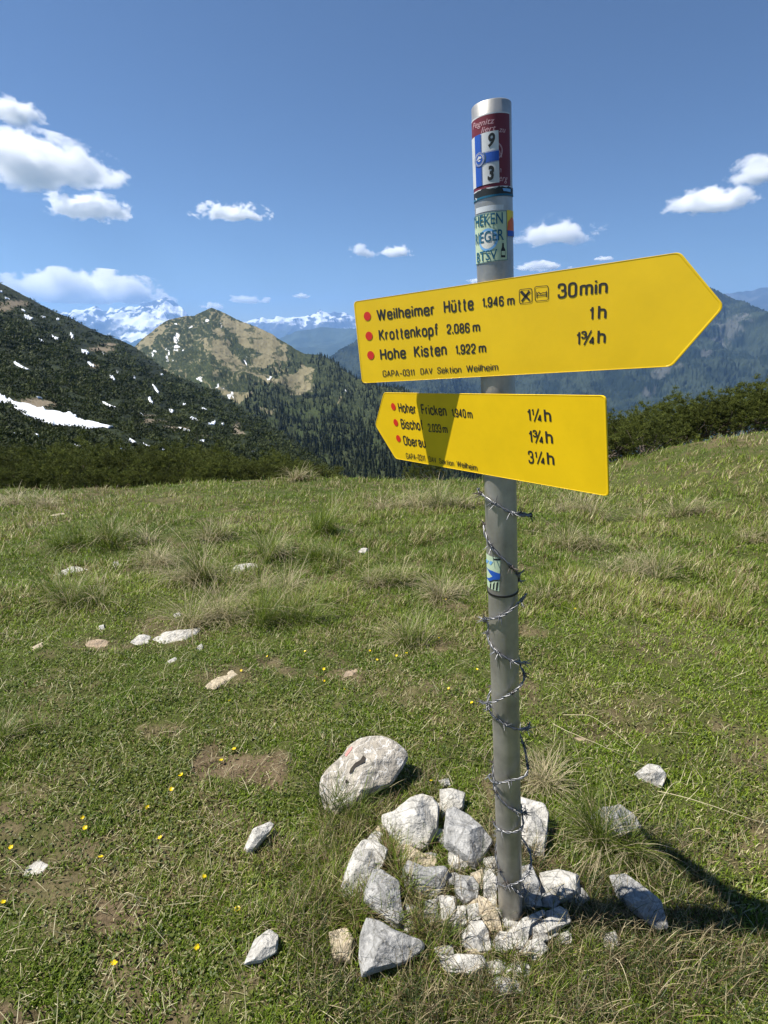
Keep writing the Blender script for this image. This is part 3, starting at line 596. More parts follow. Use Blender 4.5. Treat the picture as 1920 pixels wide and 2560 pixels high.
STONES = [
 (c5((497,370),(530,322),(600,256),(650,192),(715,148),(830,128),(908,150),(968,205),(990,262),(945,330),(890,412),(820,442),(740,480),(660,545),(560,588),(513,540),(488,450)), 't', 'largest boulder, cream grey and slanting, with a dark hole and a red paint streak', .30, 5),
 (c5((75,760),(120,660),(205,622),(228,640),(190,700),(115,790),(85,790)), 'w', 'bright white stone standing alone in turf far left of the cairn', .45, 3),
 (c5((855,580),(905,570),(1000,495),(1100,488),(1145,530),(1140,650),(1100,740),(1060,770),(960,740),(890,680),(860,640)), 'w', 'broad pale stone with dark underside at the top left of the cairn', .5, 4),
 (c5((1170,440),(1230,435),(1300,455),(1290,540),(1240,570),(1190,600),(1170,520)), 'w', 'small upright pale stone at the very top of the cairn', .4, 3),
 (c5((1215,560),(1250,545),(1330,590),(1420,680),(1455,720),(1400,800),(1360,870),(1290,830),(1200,750),(1200,660)), 'g', 'large angular grey stone leaning close against the left of the pole', .5, 3),
 (c5((640,900),(690,780),(730,730),(790,730),(860,780),(840,860),(780,930),(720,1020),(660,1060),(610,1010)), 'w', 'long pale green tinged block leaning at the left edge of the cairn', .45, 4),
 (c5((750,1010),(800,900),(840,898),(930,960),(940,1060),(960,1150),(930,1210),(870,1170),(800,1110),(745,1060)), 'g', 'blue grey pointed stone in front of the long pale block', .45, 3),
 (c5((920,760),(980,745),(1060,790),(1130,810),(1140,860),(1050,890),(960,850)), 'c', 'low cream stone under straw in the middle of the cairn', .35, 3),
 (c5((970,880),(1000,840),(1080,880),(1180,870),(1205,900),(1190,970),(1140,1040),(1060,1020),(980,980)), 'g', 'squat grey stone with a dipped top edge in mid cairn', .5, 4),
 (c5((1250,960),(1270,920),(1350,930),(1380,980),(1370,1040),(1310,1080),(1260,1030)), 'g', 'rounded grey stone between the squat grey stone and the pole', .5, 4),
 (c5((1340,910),(1400,885),(1418,940),(1400,1005),(1360,985)), 'c', 'small yellowish stone left of the pole foot', .5, 3),
 (c5((1410,920),(1445,885),(1475,920),(1482,1085),(1415,1055)), 'w', 'upright pale stone touching the left side of the pole foot', .4, 3),
 (c5((1170,1040),(1240,1045),(1252,1100),(1245,1195),(1170,1185)), 'w', 'square white stone, left one of the small row below the grey stones', .5, 3),
 (c5((1080,1065),(1150,1050),(1160,1190),(1070,1190)), 'g', 'dim layered stone left of the square white stone', .4, 3),
 (c5((1255,1090),(1315,1090),(1312,1175),(1258,1185)), 'w', 'small white cube of stone right of the square white stone', .5, 3),
 (c5((1320,1085),(1382,1075),(1392,1155),(1330,1205)), 'w', 'small pale stone beside the long cream slab', .5, 3),
 (c5((1385,1035),(1440,1060),(1490,1130),(1512,1225),(1480,1255),(1430,1205),(1390,1125)), 'c', 'long cream slab leaning at the front left of the pole foot', .35, 3),
 (c5((1295,1250),(1340,1190),(1400,1175),(1432,1230),(1452,1325),(1370,1345),(1295,1305)), 'w', 'rounded bright stone below the long cream slab', .5, 4),
 (c5((728,1270),(760,1165),(820,1175),(900,1230),(1050,1290),(1055,1330),(960,1400),(800,1450),(740,1475),(724,1380)), 'g', 'large triangular grey stone at the lower left of the cairn', .42, 3),
 (c5((1455,1305),(1500,1235),(1560,1240),(1575,1335),(1500,1355)), 'w', 'pale wedge stone in front of the pole foot', .45, 3),
 (c6((215,1225),(285,1160),(390,1115),(402,1140),(330,1200),(310,1290),(245,1325)), 'w', 'long pale stone lying right in front of the pole foot', .4, 3),
 (c5((1170,1400),(1260,1360),(1400,1370),(1425,1430),(1350,1475),(1220,1455)), 'w', 'half buried flat pale stone below the cairn under grass', .35, 3),
 (c6((220,1440),(260,1400),(320,1420),(325,1485),(250,1495)), 'w', 'small pale stone among brown straw below the wedge stone', .45, 3),
 (c5((1435,1525),(1500,1485),(1600,1510),(1625,1570),(1500,1600)), 'g', 'grey stone nearest the bottom edge below the cairn', .4, 3),
 (c5((75,1410),(130,1280),(210,1225),(255,1260),(245,1345),(170,1395)), 'w', 'pale rough stone in grass at the lower left apart from the cairn', .4, 3),
 (c5((550,1240),(640,1215),(685,1280),(660,1400),(570,1385)), 'c', 'brownish stone mostly hidden by dead grass left of the triangular stone', .35, 3),
 (c6((262,485),(310,498),(400,520),(425,570),(412,690),(400,805),(330,795),(268,700)), 'w', 'tall white and ochre stone behind the right side of the pole', .4, 4),
 (c6((675,590),(740,540),(830,528),(900,580),(935,640),(860,700),(720,705)), 'g', 'grey veined stone lying in dark grass right of the pole', .5, 4),
 (c6((785,930),(870,918),(990,1010),(1050,1060),(1085,1195),(1020,1205),(900,1115),(825,1040)), 'g', 'long grey slab half in the sign shadow right of the cairn', .4, 3),
 (c6((918,350),(990,297),(1050,310),(1083,350),(1060,422),(1030,428),(955,392)), 'w', 'pale stone alone in sunny turf furthest right', .45, 4),
 (c6((262,880),(330,865),(380,970),(382,1065),(300,1095),(262,1000)), 'g', 'grey stone in shadow touching the right of the pole foot', .45, 3),
 (c6((388,910),(480,888),(590,920),(595,1020),(500,1065),(398,1062)), 'w', 'broad flat stone lying under the pole shadow', .35, 3),
 (c6((330,1205),(420,1160),(520,1110),(545,1180),(430,1250),(350,1275)), 'w', 'pale flat stone right of the pole foot in dry grass', .35, 3),
 (c6((732,1250),(800,1228),(825,1300),(780,1335),(738,1312)), 'w', 'small white stone in grass below the long grey slab', .4, 3),
 (c6((275,1300),(380,1268),(425,1330),(350,1395),(285,1362)), 'w', 'pale stone under wiry grass right of the wedge stone', .4, 3),
 (c5((1158,385),(1212,374),(1222,412),(1180,424)), 'w', 'tiny pale stone just above the top of the cairn', .5, 2),
]
FLAT = [
 (c7((170,1005),(290,920),(400,925),(380,962),(270,1042),(145,1072)), 'w', 'flat white slab let into the turf near the left photo edge', .14),
 (c8((443,597),(480,563),(522,568),(512,592),(460,604)), 'w', 'left block of the broken rock outcrop in mid meadow', .3),
 (c8((518,582),(570,553),(602,558),(692,538),(682,562),(622,588),(560,594)), 'w', 'long right block of the broken rock outcrop in mid meadow', .25),
 (c8((288,602),(330,573),(377,588),(362,612),(310,617)), 'b', 'brown crumbly rock left of the outcrop in mid meadow', .3),
 (c8((703,748),(770,678),(832,673),(842,700),(790,728),(740,752)), 'c', 'sandy flat rock below the outcrop, rimmed by bare soil', .15),
 (c8((98,612),(145,588),(152,600),(115,620)), 'c', 'small flat tan rock furthest left in mid meadow', .25),
 (c8((183,357),(240,333),(322,320),(332,335),(260,357),(200,364)), 'w', 'strip of pale rubble far left between two tussocks', .2),
 (c8((793,352),(815,320),(892,320),(897,330),(830,352)), 'w', 'pale rock beside the dark tussock in upper mid meadow', .3),
 (c8((163,154),(220,141),(226,147),(175,158)), 'c', 'pale plank shaped stone on the far left path', .2),
 (c8((598,497),(620,483),(628,495),(610,507)), 'w', 'tiny bright stone above the broken outcrop', .5),
 (c8((678,614),(698,594),(704,610),(687,622)), 'w', 'tiny upright stone right below the long outcrop block', .5),
 (c8((338,537),(360,526),(362,545),(343,549)), 'w', 'tiny stone between crumbly rock and dark tussock', .5),
 (c8((575,657),(610,640),(614,655),(590,664)), 'w', 'small stone left above the sandy flat rock', .4),
 (c8((388,322),(412,308),(412,325),(395,330)), 'w', 'small pale stone right of the rubble strip', .5),
 (c8((1238,277),(1260,260),(1278,270),(1260,282)), 'w', 'small pale stone behind the straw tussock near the pole', .4),
 (c6((555,150),(600,138),(642,155),(620,168)), 'b', 'small brown stone in turf to the right of the pole', .3),
 (c8((1195,690),(1238,678),(1240,690),(1205,722),(1180,716)), 'b', 'small dark brown rock between yellow flowers', .3),
]
POLYS = []
for i, (pl, tone, lab, T, nf) in enumerate(STONES):
    res = stone(pl, tone, lab, T, nf, i); POLYS.append((pl, 1.0))
    if i == 0: boulder, b_c, b_w, b_T, b_d = res
# broken pieces packed between the named stones
FILL = [(1085, 2090, 26, 'w'), (1120, 2105, 22, 'g'), (1150, 2150, 30, 'w'), (1040, 2195, 28, 'g'), (1005, 2150, 24, 'w'), (1230, 2160, 24, 'w'), (1190, 2265, 22, 'c'), (1225, 2285, 26, 'w'), (1110, 2255, 22, 'w'), (1140, 2300, 24, 'w'), (1345, 2330, 34, 'w'), (1300, 2370, 26, 'w'), (1390, 2290, 24, 'w'), (1235, 2420, 24, 'w'), (1165, 2345, 28, 'w'), (1060, 2010, 24, 'w'), (960, 2080, 20, 'c'), (1020, 2280, 26, 'g'), (1255, 2345, 20, 'c'), (1320, 2250, 26, 'w'), (1130, 2200, 20, 'g'), (1085, 2310, 22, 'w'), (945, 2105, 24, 'w'), (975, 2220, 20, 'w'), (1000, 2090, 18, 'w'), (1075, 2150, 20, 'g'), (1100, 2030, 20, 'w'), (1170, 2060, 18, 'w'), (1175, 2110, 20, 'c'), (1200, 2200, 22, 'w'), (1160, 2240, 18, 'w'), (1095, 2225, 18, 'w'), (1050, 2240, 20, 'w'), (1015, 2320, 22, 'w'), (1110, 2385, 24, 'w'), (1190, 2385, 22, 'c'), (1270, 2310, 20, 'w'), (1370, 2250, 22, 'g'), (1410, 2345, 20, 'w'), (1285, 2430, 20, 'w'), (1440, 2240, 24, 'g'), (930, 2150, 18, 'c')]
for i, (a, b, rd2, tone) in enumerate(FILL):
    r = np.random.default_rng(900 + i); k = 7; an = np.sort(r.random(k) * .6 + np.arange(k)) * 6.283 / k; q_ = [(a + rd2 * 1.25 * math.cos(t) * r.uniform(.75, 1.2), b + rd2 * math.sin(t) * r.uniform(.7, 1.15)) for t in an]
    o_ = stone(q_, tone, 'small broken limestone piece filling a gap between the larger cairn stones', .45, 3, 300 + i)[0]; o_['group'] = 'small filler stones of the cairn'; POLYS.append((q_, .9))
for i, (pl, tone, lab, fl) in enumerate(FLAT):
    stone(pl, tone, lab, .3, 3, 60 + i, fl); POLYS.append((pl, .8))
# boulder's front: holes as surface patches with their shade painted in, and paint streak
from mathutils.bvhtree import BVHTree
def on_mesh(o, pts, lift, name, mat, parent):
    bv = BVHTree.FromPolygons([o.location + v_.co for v_ in o.data.vertices], [tuple(p_.vertices) for p_ in o.data.polygons])
    bm = bmesh.new(); vs = [bm.verts.new((a, b, 0)) for a, b in pts]; bm.faces.new(vs); bmesh.ops.triangulate(bm, faces=bm.faces[:]); bmesh.ops.subdivide_edges(bm, edges=bm.edges[:], cuts=3, use_grid_fill=True); bmesh.ops.triangulate(bm, faces=bm.faces[:])
    for v_ in bm.verts:
        rr3 = rays(v_.co.x, v_.co.y); h = bv.ray_cast(Vector(CAM), Vector(rr3).normalized()); p = h[0] if h[0] else Vector(b_c)
        v_.co = p - Vector(rr3).normalized() * lift - o.location
    me = D.meshes.new(name); bm.to_mesh(me); bm.free(); return link(name, me, mat, parent)
on_mesh(boulder, c5((655,345),(665,315),(690,285),(720,268),(735,242),(750,255),(745,280),(715,295),(690,310),(672,340)), .004, 'hole', material('hole shade', (.03, .024, .018), .95, bump=(60, .6, .01)), boulder)
on_mesh(boulder, c5((636,400),(634,385),(645,378),(652,392)), .004, 'hole', D.materials['hole shade'], boulder)
on_mesh(boulder, c5((632,240),(655,205),(675,192),(670,210),(650,235),(640,250)), .003, 'paint_mark', material('faded red paint', (.50, .22, .19), .8, noise=(60, .3)), boulder)['label'] = 'faded red paint streak'

# ------------------------------------------------------------------ grass
grassm = material('grass blades', attr=True, rough=.5, spec=.35, trans=.33)
def blades(base, L, W, tilt, curl, az, col, segs=3):
    """curved tapering blades: base (n,3)"""
    n = len(base); t = np.linspace(0, 1, segs + 1)
    dx = np.stack([np.cos(az), np.sin(az), 0 * az], -1); sd = np.stack([-np.sin(az), np.cos(az), 0 * az], -1)
    P = []; cur = base.copy(); ang = tilt.copy()
    for k in range(segs + 1):
        P.append(cur.copy()); st = (L / segs)[:, None]
        cur = cur + st * (dx * np.sin(ang)[:, None] + np.array([0, 0, 1.]) * np.cos(ang)[:, None]); ang = ang + curl / segs
    V = []
    for k in range(segs):
        wk = (W * (1 - .25 * t[k] - .3 * t[k] ** 2))[:, None]; V += [P[k] - sd * wk, P[k] + sd * wk]
    V.append(P[segs]); nv = 2 * segs + 1
    V = np.stack(V, 1).reshape(-1, 3); o = np.arange(n)[:, None] * nv
    F4 = np.concatenate([o + np.array([[2 * k, 2 * k + 1, 2 * k + 3, 2 * k + 2]]) for k in range(segs - 1)]); F3 = o + np.array([[2 * segs - 2, 2 * segs - 1, 2 * segs]])
    return V, [F4, F3], np.repeat(col, nv, 0)
def sample(N, a, r0, r1, seed):
    r = np.random.default_rng(seed); h = 1.7                         # ground distance: denser near the photographer
    if a == 3: c0_, c1_ = 1 / math.hypot(r0, h), 1 / math.hypot(r1, h); u = r.random(N); d = np.sqrt(np.maximum(0, 1 / (c0_ + (c1_ - c0_) * u) ** 2 - h * h))
    else: u = r.random(N); d = r0 * (r1 / r0) ** u
    th = r.uniform(-.86, .86, N) if a != 1 else r.uniform(.80, 1.75, N) * np.where(r.random(N) < .5, -1, 1); x = np.sin(th) * d; y = np.cos(th) * d; return x, y, r
def instones(x, y, z):
    px, py = proj(np.stack([x, y, z], -1)); m = np.zeros(px.shape, bool)
    for pl, g in POLYS:
        q = np.array(pl); c = q.mean(0); q = c + (q - c) * g
        b = (px > q[:, 0].min()) & (px < q[:, 0].max()) & (py > q[:, 1].min()) & (py < q[:, 1].max())
        if b.any(): ii = np.where(b)[0]; m[ii] |= pip(px[ii], py[ii], [tuple(k) for k in q])
    return m
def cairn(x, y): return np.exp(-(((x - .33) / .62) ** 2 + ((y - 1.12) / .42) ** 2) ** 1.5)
def turf(N, law, r0, r1, seed):
    x, y, r = sample(N, law, r0, r1, seed); z = gz(x, y); d = np.hypot(x, y)
    s = soilmask(x, y, z); keep = (r.random(N) > s * .93) & (y > (.15 if law != 1 else -2)) & ~instones(x, y, z)
    big = fbm(x * .55, y * .55, 3, 51); med = fbm(x * 2.3, y * 2.3, 3, 52); fine = fbm(x * 9, y * 9, 2, 53)
    keep &= (r.random(N) < .12 + 1.55 * fine)
    x, y, z, d, s, big, med, fine = [q_[keep] for q_ in (x, y, z, d, s, big, med, fine)]; n = len(x)
    left = sstep(.2, -1.2, x + .15 * y) * sstep(5.5, 3.0, d)           # short lush turf on the left
    cr = cairn(x, y)
    tall = np.clip(sstep(2.6, 4.5, d) * (1 - left) * .8 + cr * 1.1, 0, 1)
    L = (.011 + .019 * r.random(n)) * (.7 + .6 * med) * (1 + 3.4 * tall * sstep(.42, .66, med) + tall * .7) * (1 + .05 * d)
    W = (.0014 + .0008 * r.random(n)) * (1 + .22 * np.maximum(0, d - 1.6)) * (1 - .35 * cr)
    straw = r.random(n) < .09 + .24 * s + .11 * sstep(.42, .62, fine * .5 + med * .5) + .14 * tall * sstep(.45, .65, big) + .22 * sstep(.48, .68, med) * (1 - left) + .10 * cr
    g = mix((.082, .145, .008), (.270, .345, .032), np.clip(big * 1.1 - .2 + r.normal(0, .22, n), 0, 1))
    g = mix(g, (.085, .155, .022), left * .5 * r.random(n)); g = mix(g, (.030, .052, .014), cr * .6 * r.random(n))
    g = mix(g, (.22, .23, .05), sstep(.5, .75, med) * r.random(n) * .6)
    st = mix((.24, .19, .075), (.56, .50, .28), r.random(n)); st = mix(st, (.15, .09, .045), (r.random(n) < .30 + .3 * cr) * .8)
    col = np.where(straw[:, None], st, g) * r.uniform(.75, 1.25, (n, 1))
    tilt = np.abs(r.normal(.55, .4, n)) + .25 * straw; curl = r.uniform(.1, 1.2, n)
    az = r.random(n) * 6.283
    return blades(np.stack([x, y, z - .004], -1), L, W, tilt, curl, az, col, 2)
def add_stuff(name, Vs, label, cat, mat):
    off = 0; V_, F4, F3, C_ = [], [], [], []
    for V, F, C in Vs:
        V_.append(V); C_.append(C)
        for f in F: (F4 if f.shape[1] == 4 else F3).append(f + off)
        off += len(V)
    o = link(name, mesh_np(name, np.concatenate(V_), [np.concatenate(f) for f in (F4, F3) if f], np.concatenate(C_)), mat)
    return tag(o, label, cat, kind='stuff')
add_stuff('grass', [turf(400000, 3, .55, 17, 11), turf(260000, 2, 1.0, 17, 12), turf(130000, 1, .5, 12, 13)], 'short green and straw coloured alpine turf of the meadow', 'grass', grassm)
# clover and small herb leaves in the near turf
def herbs(N, seed):
    x, y, r = sample(N, 3, .55, 7, seed); z = gz(x, y); s = soilmask(x, y, z); c = fbm(x * 5, y * 5, 3, 57)
    keep = (r.random(N) > s * 1.0) & (c + r.normal(0, .08, N) > .47) & ~instones(x, y, z); x, y, z, c = x[keep], y[keep], z[keep], c[keep]; n = len(x); d = np.hypot(x, y)
    R_ = r.uniform(.003, .0065, n) * (1 + .12 * d); nrm = np.stack([r.normal(0, .45, n), r.normal(0, .45, n), np.ones(n)], -1); nrm /= np.linalg.norm(nrm, axis=1, keepdims=True)
    a = np.cross(nrm, r.normal(0, 1, (n, 3))); a /= np.linalg.norm(a, axis=1, keepdims=True); b = np.cross(nrm, a)
    p = np.stack([x, y, z + r.uniform(.004, .02, n)], -1); q_ = [(-1, 0, 0), (-.3, .55, .1), (.6, .5, .0), (1, 0, -.1), (.6, -.5, 0), (-.3, -.55, .1)]
    V = np.stack([p + (a * u_ + b * v_ + nrm * w_) * R_[:, None] for u_, v_, w_ in q_], 1).reshape(-1, 3); k = np.arange(n)[:, None] * 6
    col = mix((.045, .075, .010), (.15, .17, .032), r.random(n)) * r.uniform(.8, 1.2, (n, 1))
    return V, [k + np.array([[0, 1, 2, 3]]), k + np.array([[0, 3, 4, 5]])], np.repeat(col, 6, 0)
add_stuff('low_herbs', [herbs(80000, 21)], 'small clover and herb leaves in the near turf', 'ground cover', grassm)
# long wiry grass round the cairn and the sign shadow, and loose straw
def wiry(N, seed):
    r = np.random.default_rng(seed); px = np.concatenate([r.normal(1230, 210, N // 2), r.uniform(700, 1920, N - N // 2)]); py = np.concatenate([r.normal(2190, 170, N // 2), r.uniform(1900, 2600, N - N // 2)])
    ok = (py > 1880) & (py < 2640) & (px > 600); px, py = px[ok], py[ok]; rr3 = rays(px, py); t = (1.676 - .0) / -rr3[:, 2]; P = CAM + rr3 * t[:, None]
    for _ in range(3): t = (1.676 - gz(P[:, 0], P[:, 1])) / -rr3[:, 2]; P = CAM + rr3 * t[:, None]
    c = fbm(P[:, 0] * 6, P[:, 1] * 6, 3, 61); ok = (c + r.normal(0, .06, len(c)) > .46) & ~instones(P[:, 0], P[:, 1], P[:, 2]); P, c = P[ok], c[ok]; n = len(P)
    br = r.random(n); col = np.where((br < .36)[:, None], mix((.035, .055, .016), (.07, .10, .025), r.random(n)), np.where((br < .68)[:, None], mix((.075, .055, .028), (.16, .11, .055), r.random(n)), mix((.30, .24, .13), (.45, .38, .22), r.random(n))))
    return blades(P - np.array([0, 0, .005]), r.uniform(.04, .125, n), r.uniform(.0006, .0011, n), np.abs(r.normal(.3, .3, n)), r.uniform(.2, 1.4, n), r.random(n) * 6.283, col, 4)
add_stuff('wiry_grass', [wiry(26000, 31)], 'thin dark and brown wiry grass growing round the cairn', 'grass', grassm)
def straws(N, seed):
    x, y, r = sample(N, 3, .6, 11, seed); z = gz(x, y); n = N; d = np.hypot(x, y)
    col = mix((.30, .26, .13), (.60, .55, .34), r.random(n))
    return blades(np.stack([x, y, z + .008], -1), (.012 + .075 * r.random(n) ** 3) * (1 + .12 * d), (.0005 + .0004 * r.random(n)) * (1 + .2 * d), r.uniform(.8, 1.5, n), r.uniform(-.5, 1.0, n), r.random(n) * 6.283, col, 4)
add_stuff('loose_straw', [straws(11000, 41)], 'pale dead stalks scattered over the turf', 'straw', grassm)

# tussocks: each a clump of its own
TUS = [(235, 1360, 150, 70, .25, 'green tussock at far left below the path'), (478, 1460, 130, 90, .35, 'dark tussock with bare twiggy base right of the rubble strip'), (190, 1510, 170, 75, .35, 'mixed green and straw tussock furthest left in mid meadow'), (400, 1415, 110, 50, .8, 'pale straw tussock left of the dark twiggy one'),
       (600, 1560, 150, 95, .95, 'big pale straw tussock drooping left in the meadow centre'), (715, 1550, 170, 105, .25, 'big green tussock right of the drooping straw one'), (680, 1480, 110, 70, .8, 'straw tussock just above the big green one'), (915, 1460, 150, 70, .45, 'spreading wiry tussock between the big green one and the pole'),
       (815, 1340, 110, 80, .2, 'bright green upright tussock in upper mid meadow'), (675, 1395, 100, 70, .25, 'green tussock left below the upright one'), (800, 1400, 100, 60, .2, 'green tussock right below the upright one'), (1045, 1600, 110, 75, .25, 'small green tussock left of the pole amid yellow flowers'),
       (1445, 1285, 130, 60, .95, 'bleached straw tussock under the right end of the lower sign'), (1015, 1275, 100, 55, .8, 'straw tussock left of the pole under the lower sign'), (1120, 1270, 110, 60, .55, 'mixed tussock just left of the pole top wire'), (1450, 1370, 130, 60, .7, 'pale tussock right of the pole in the upper meadow'),
       (745, 1200, 50, 32, .95, 'small straw tussock on the far meadow edge'), (1370, 1970, 110, 70, .9, 'flattened straw clump behind the pole foot'), (330, 1345, 120, 45, .6, 'wide low tussock behind the far left green one'), (560, 1340, 110, 45, .7, 'thin pale tussock in the upper meadow centre'),
       (1640, 1430, 170, 60, .6, 'wide low pale tussock at the right in the upper meadow'), (1860, 1350, 150, 55, .5, 'low tussock at the right photo edge'), (1700, 1290, 130, 45, .7, 'thin straw tussock right of the lower sign'), (1130, 1500, 110, 60, .7, 'straw tussock touching the pole on its left at the black ring'),
       (60, 1265, 130, 40, .8, 'pale low tussock at the far left edge'), (1560, 2120, 170, 100, .12, 'dark green tussock in the sign shadow'), (860, 2010, 150, 80, .12, 'dark green tussock right below the boulder'), (1330, 1500, 100, 40, .5, 'low tussock right of the pole at the black ring'), (30, 1840, 120, 45, .1, 'green tussock at the left photo edge above the flat slab')]
for i, (a, b, wd, ht, pale, lab) in enumerate(TUS):
    r = np.random.default_rng(200 + i); G = gnd(a, b); d = (G - CAM) @ FW; R_ = wd / 2 * d / FPX; H_ = ht * d / FPX * 1.55
    n = int(220 + 420 * min(1.3, wd / 150)); th = r.random(n) * 6.283; k = r.random(n) ** .6
    lobes = r.normal(0, .42, (5, 2)) * R_ * np.array([1.25, .8]); lb = r.integers(0, 5, n)
    base = np.stack([np.cos(th) * R_ * .26 * k + lobes[lb, 0], np.sin(th) * R_ * .26 * k + lobes[lb, 1], 0 * th], -1); base[:, 2] = gz(G[0] + base[:, 0], G[1] + base[:, 1]) - G[2] - .01
    lobep = np.clip(pale + r.normal(0, .28, 5), .05, .95)[lb]; straw = r.random(n) < lobep
    col = np.where(straw[:, None], mix((.24, .20, .10), (.56, .48, .30), r.random(n)), mix((.05, .10, .006), (.21, .26, .030), r.random(n))) * r.uniform(.75, 1.2, (n, 1))
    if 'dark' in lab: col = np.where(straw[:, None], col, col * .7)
    L = H_ * r.uniform(.35, 1.25, n) * np.where(straw, 1.1, 1) * r.uniform(.6, 1.15, 5)[lb]; W = np.full(n, max(.0010, d * .00034)) * r.uniform(.6, 1.2, n)
    az = np.where(r.random(n) < .45, th, r.random(n) * 6.283) + r.normal(0, .5, n); lean = r.random() * 6.283
    az = np.arctan2(np.sin(az) + .45 * math.sin(lean), np.cos(az) + .45 * math.cos(lean))
    V, F, C = blades(base, L, W, .1 + .7 * r.random(n) ** 1.3 + .25 * straw, r.uniform(.2, 1.7, n) + .4 * straw, az, col, 5)
    tag(link('grass_tussock', mesh_np('grass_tussock', V, F, C), grassm, None, G), lab, 'grass tussock', 'grass tussocks in the meadow')
# long single dead stalks at the right
STK = [(c6((510, 35), (600, 60), (660, 75), (780, 150), (910, 230)), 'long pale stalk arching in the turf right of the pole'), (c6((1035, 465), (1150, 515), (1280, 570), (1420, 620), (1560, 652), (1659, 652)), 'longest pale stalk running to the right photo edge'),
       (c6((450, 85), (520, 150), (620, 205), (740, 245), (840, 265)), 'pale stalk curving below the arching one right of the pole'), (c6((1045, 540), (1100, 475), (1155, 415)), 'short slanting stalk beside the pale lone stone'), (c6((1205, 695), (1270, 720), (1380, 765)), 'pale stalk at the rim of the sign shadow'),
       (c6((360, 1085), (450, 1050), (540, 1020), (620, 1003)), 'pale stalk crossing the flat stones right of the pole'), (c6((780, 1400), (820, 1490), (880, 1600)), 'pale stalk in grass at the bottom right'), (c7((775, 1243), (850, 1252), (922, 1268)), 'pale flat stalk lying on bare cracked soil')]
stalkm = material('dead stalk', (.52, .45, .28), .8)
for pl, lab in STK:
    P = np.array([gnd(*a) for a in pl]); t = np.linspace(0, len(P) - 1, 24); Q = np.stack([np.interp(t, np.arange(len(P)), P[:, k]) for k in range(3)], -1)
    Q[1:-1] = (Q[:-2] + Q[1:-1] + Q[2:]) / 3; Q[:, 2] += .02 + .035 * np.sin(np.linspace(0, 3.14, 24)); o0 = Q[0].copy(); V, F = tube(Q - o0, np.linspace(.0013, .0007, 24), 5)
    tag(link('dead_stalk', mesh_np('dead_stalk', V, [F], smooth=True), stalkm, None, o0), lab, 'dead stalk', 'long dead stalks in the turf')

# ------------------------------------------------------------------ buttercups
petm = material('yellow petals', (.80, .58, .004), .35, trans=.2); stemm = material('flower stem', (.06, .11, .02), .6)
V = []; F = []
for k in range(5):
    a = k * 2 * math.pi / 5; o_ = len(V)
    for u_, v_, z_ in [(.0, 0, 0), (.45, -.38, .10), (.45, .38, .10), (.95, -.42, .36), (1.08, 0, .42), (.95, .42, .36), (.6, 0, .12)]:
        V.append((u_ * math.cos(a) - v_ * math.sin(a), u_ * math.sin(a) + v_ * math.cos(a), z_))
    F += [(o_, o_ + 1, o_ + 6), (o_, o_ + 6, o_ + 2), (o_ + 1, o_ + 3, o_ + 6), (o_ + 3, o_ + 4, o_ + 6), (o_ + 4, o_ + 5, o_ + 6), (o_ + 5, o_ + 2, o_ + 6)]
petal = mesh_np('petals', np.array(V) * .0076, [np.array(F)], smooth=True); petal.materials.append(petm)
V_, F_ = tube(np.array([[0, 0, -.035], [.002, 0, -.02], [0, .001, 0]]), .0008, 5); stem_me = mesh_np('stem', V_, [F_], smooth=True); stem_me.materials.append(stemm)
def c8p(a, b): return (a / 1.3825, 1180 + b / 1.3825)
FL = [((586, 1883), 'yellow flower on the right rim of the large bare soil patch above'), ((554, 1911), 'pale yellow flower in the middle of the large bare soil patch'), ((454, 1948), 'yellow flower left of the large bare soil patch'), ((430, 1984), 'yellow flower just below the one left of the soil patch'), ((370, 2029), 'yellow flower on a small soil spot left of centre'),
      ((209, 2054), 'upper of two close yellow flowers at the left'), ((215, 2081), 'lower orange tinged of two close yellow flowers at the left'), ((31, 2130), 'yellow flower above the flat white slab at the left edge'), ((402, 2106), 'single yellow flower between slab and white stone'), ((254, 2155), 'yellow flower right of the flat white slab'), ((512, 2204), 'yellow flower left of the long pale block'), ((11, 2268), 'yellow flower cut close to the left photo edge'),
      ((595, 2286), 'large yellow flower left of the blue grey stone'), ((494, 2379), 'large yellow flower left of the pale rough stone'), ((287, 2422), 'largest yellow flower near the bottom left'), ((963, 1963), 'bright yellow flower in front of the boulder'), ((1077, 1963), 'small yellow flower between boulder and cairn top'),
      ((1328, 1513), 'yellow flower against the barbed wire right of the pole'), ((1437, 1528), 'small yellow flower in turf right of the pole'), ((1114, 1504), 'tiny yellow flower in straw left of the pole')] + \
     [(c8p(a, b), None) for a, b in [(925, 648), (1055, 630), (1303, 660), (1370, 645), (1405, 637), (1120, 692), (1090, 718), (1120, 733), (1393, 712), (1190, 763), (1550, 760), (795, 803), (835, 697), (1515, 582), (1375, 555), (1648, 693), (1630, 810), (1278, 628)]]
for i, (pp, lab) in enumerate(FL):
    G = gnd(*pp); o = empty('buttercup', (G[0], G[1], G[2] + .022)); o.scale = (1, 1, 1) ; o.scale *= rng.uniform(.85, 1.1) * (1.15 if lab and 'arge' in lab else 1)
    o.rotation_euler = (rng.normal(.35, .25), rng.normal(0, .3), rng.uniform(0, 6.28))
    link('petals', petal, None, o); link('stem', stem_me, None, o)
    tag(o, lab or 'tiny yellow flower in the mid meadow turf between the outcrop and the pole', 'flower', 'yellow flowers in the turf')

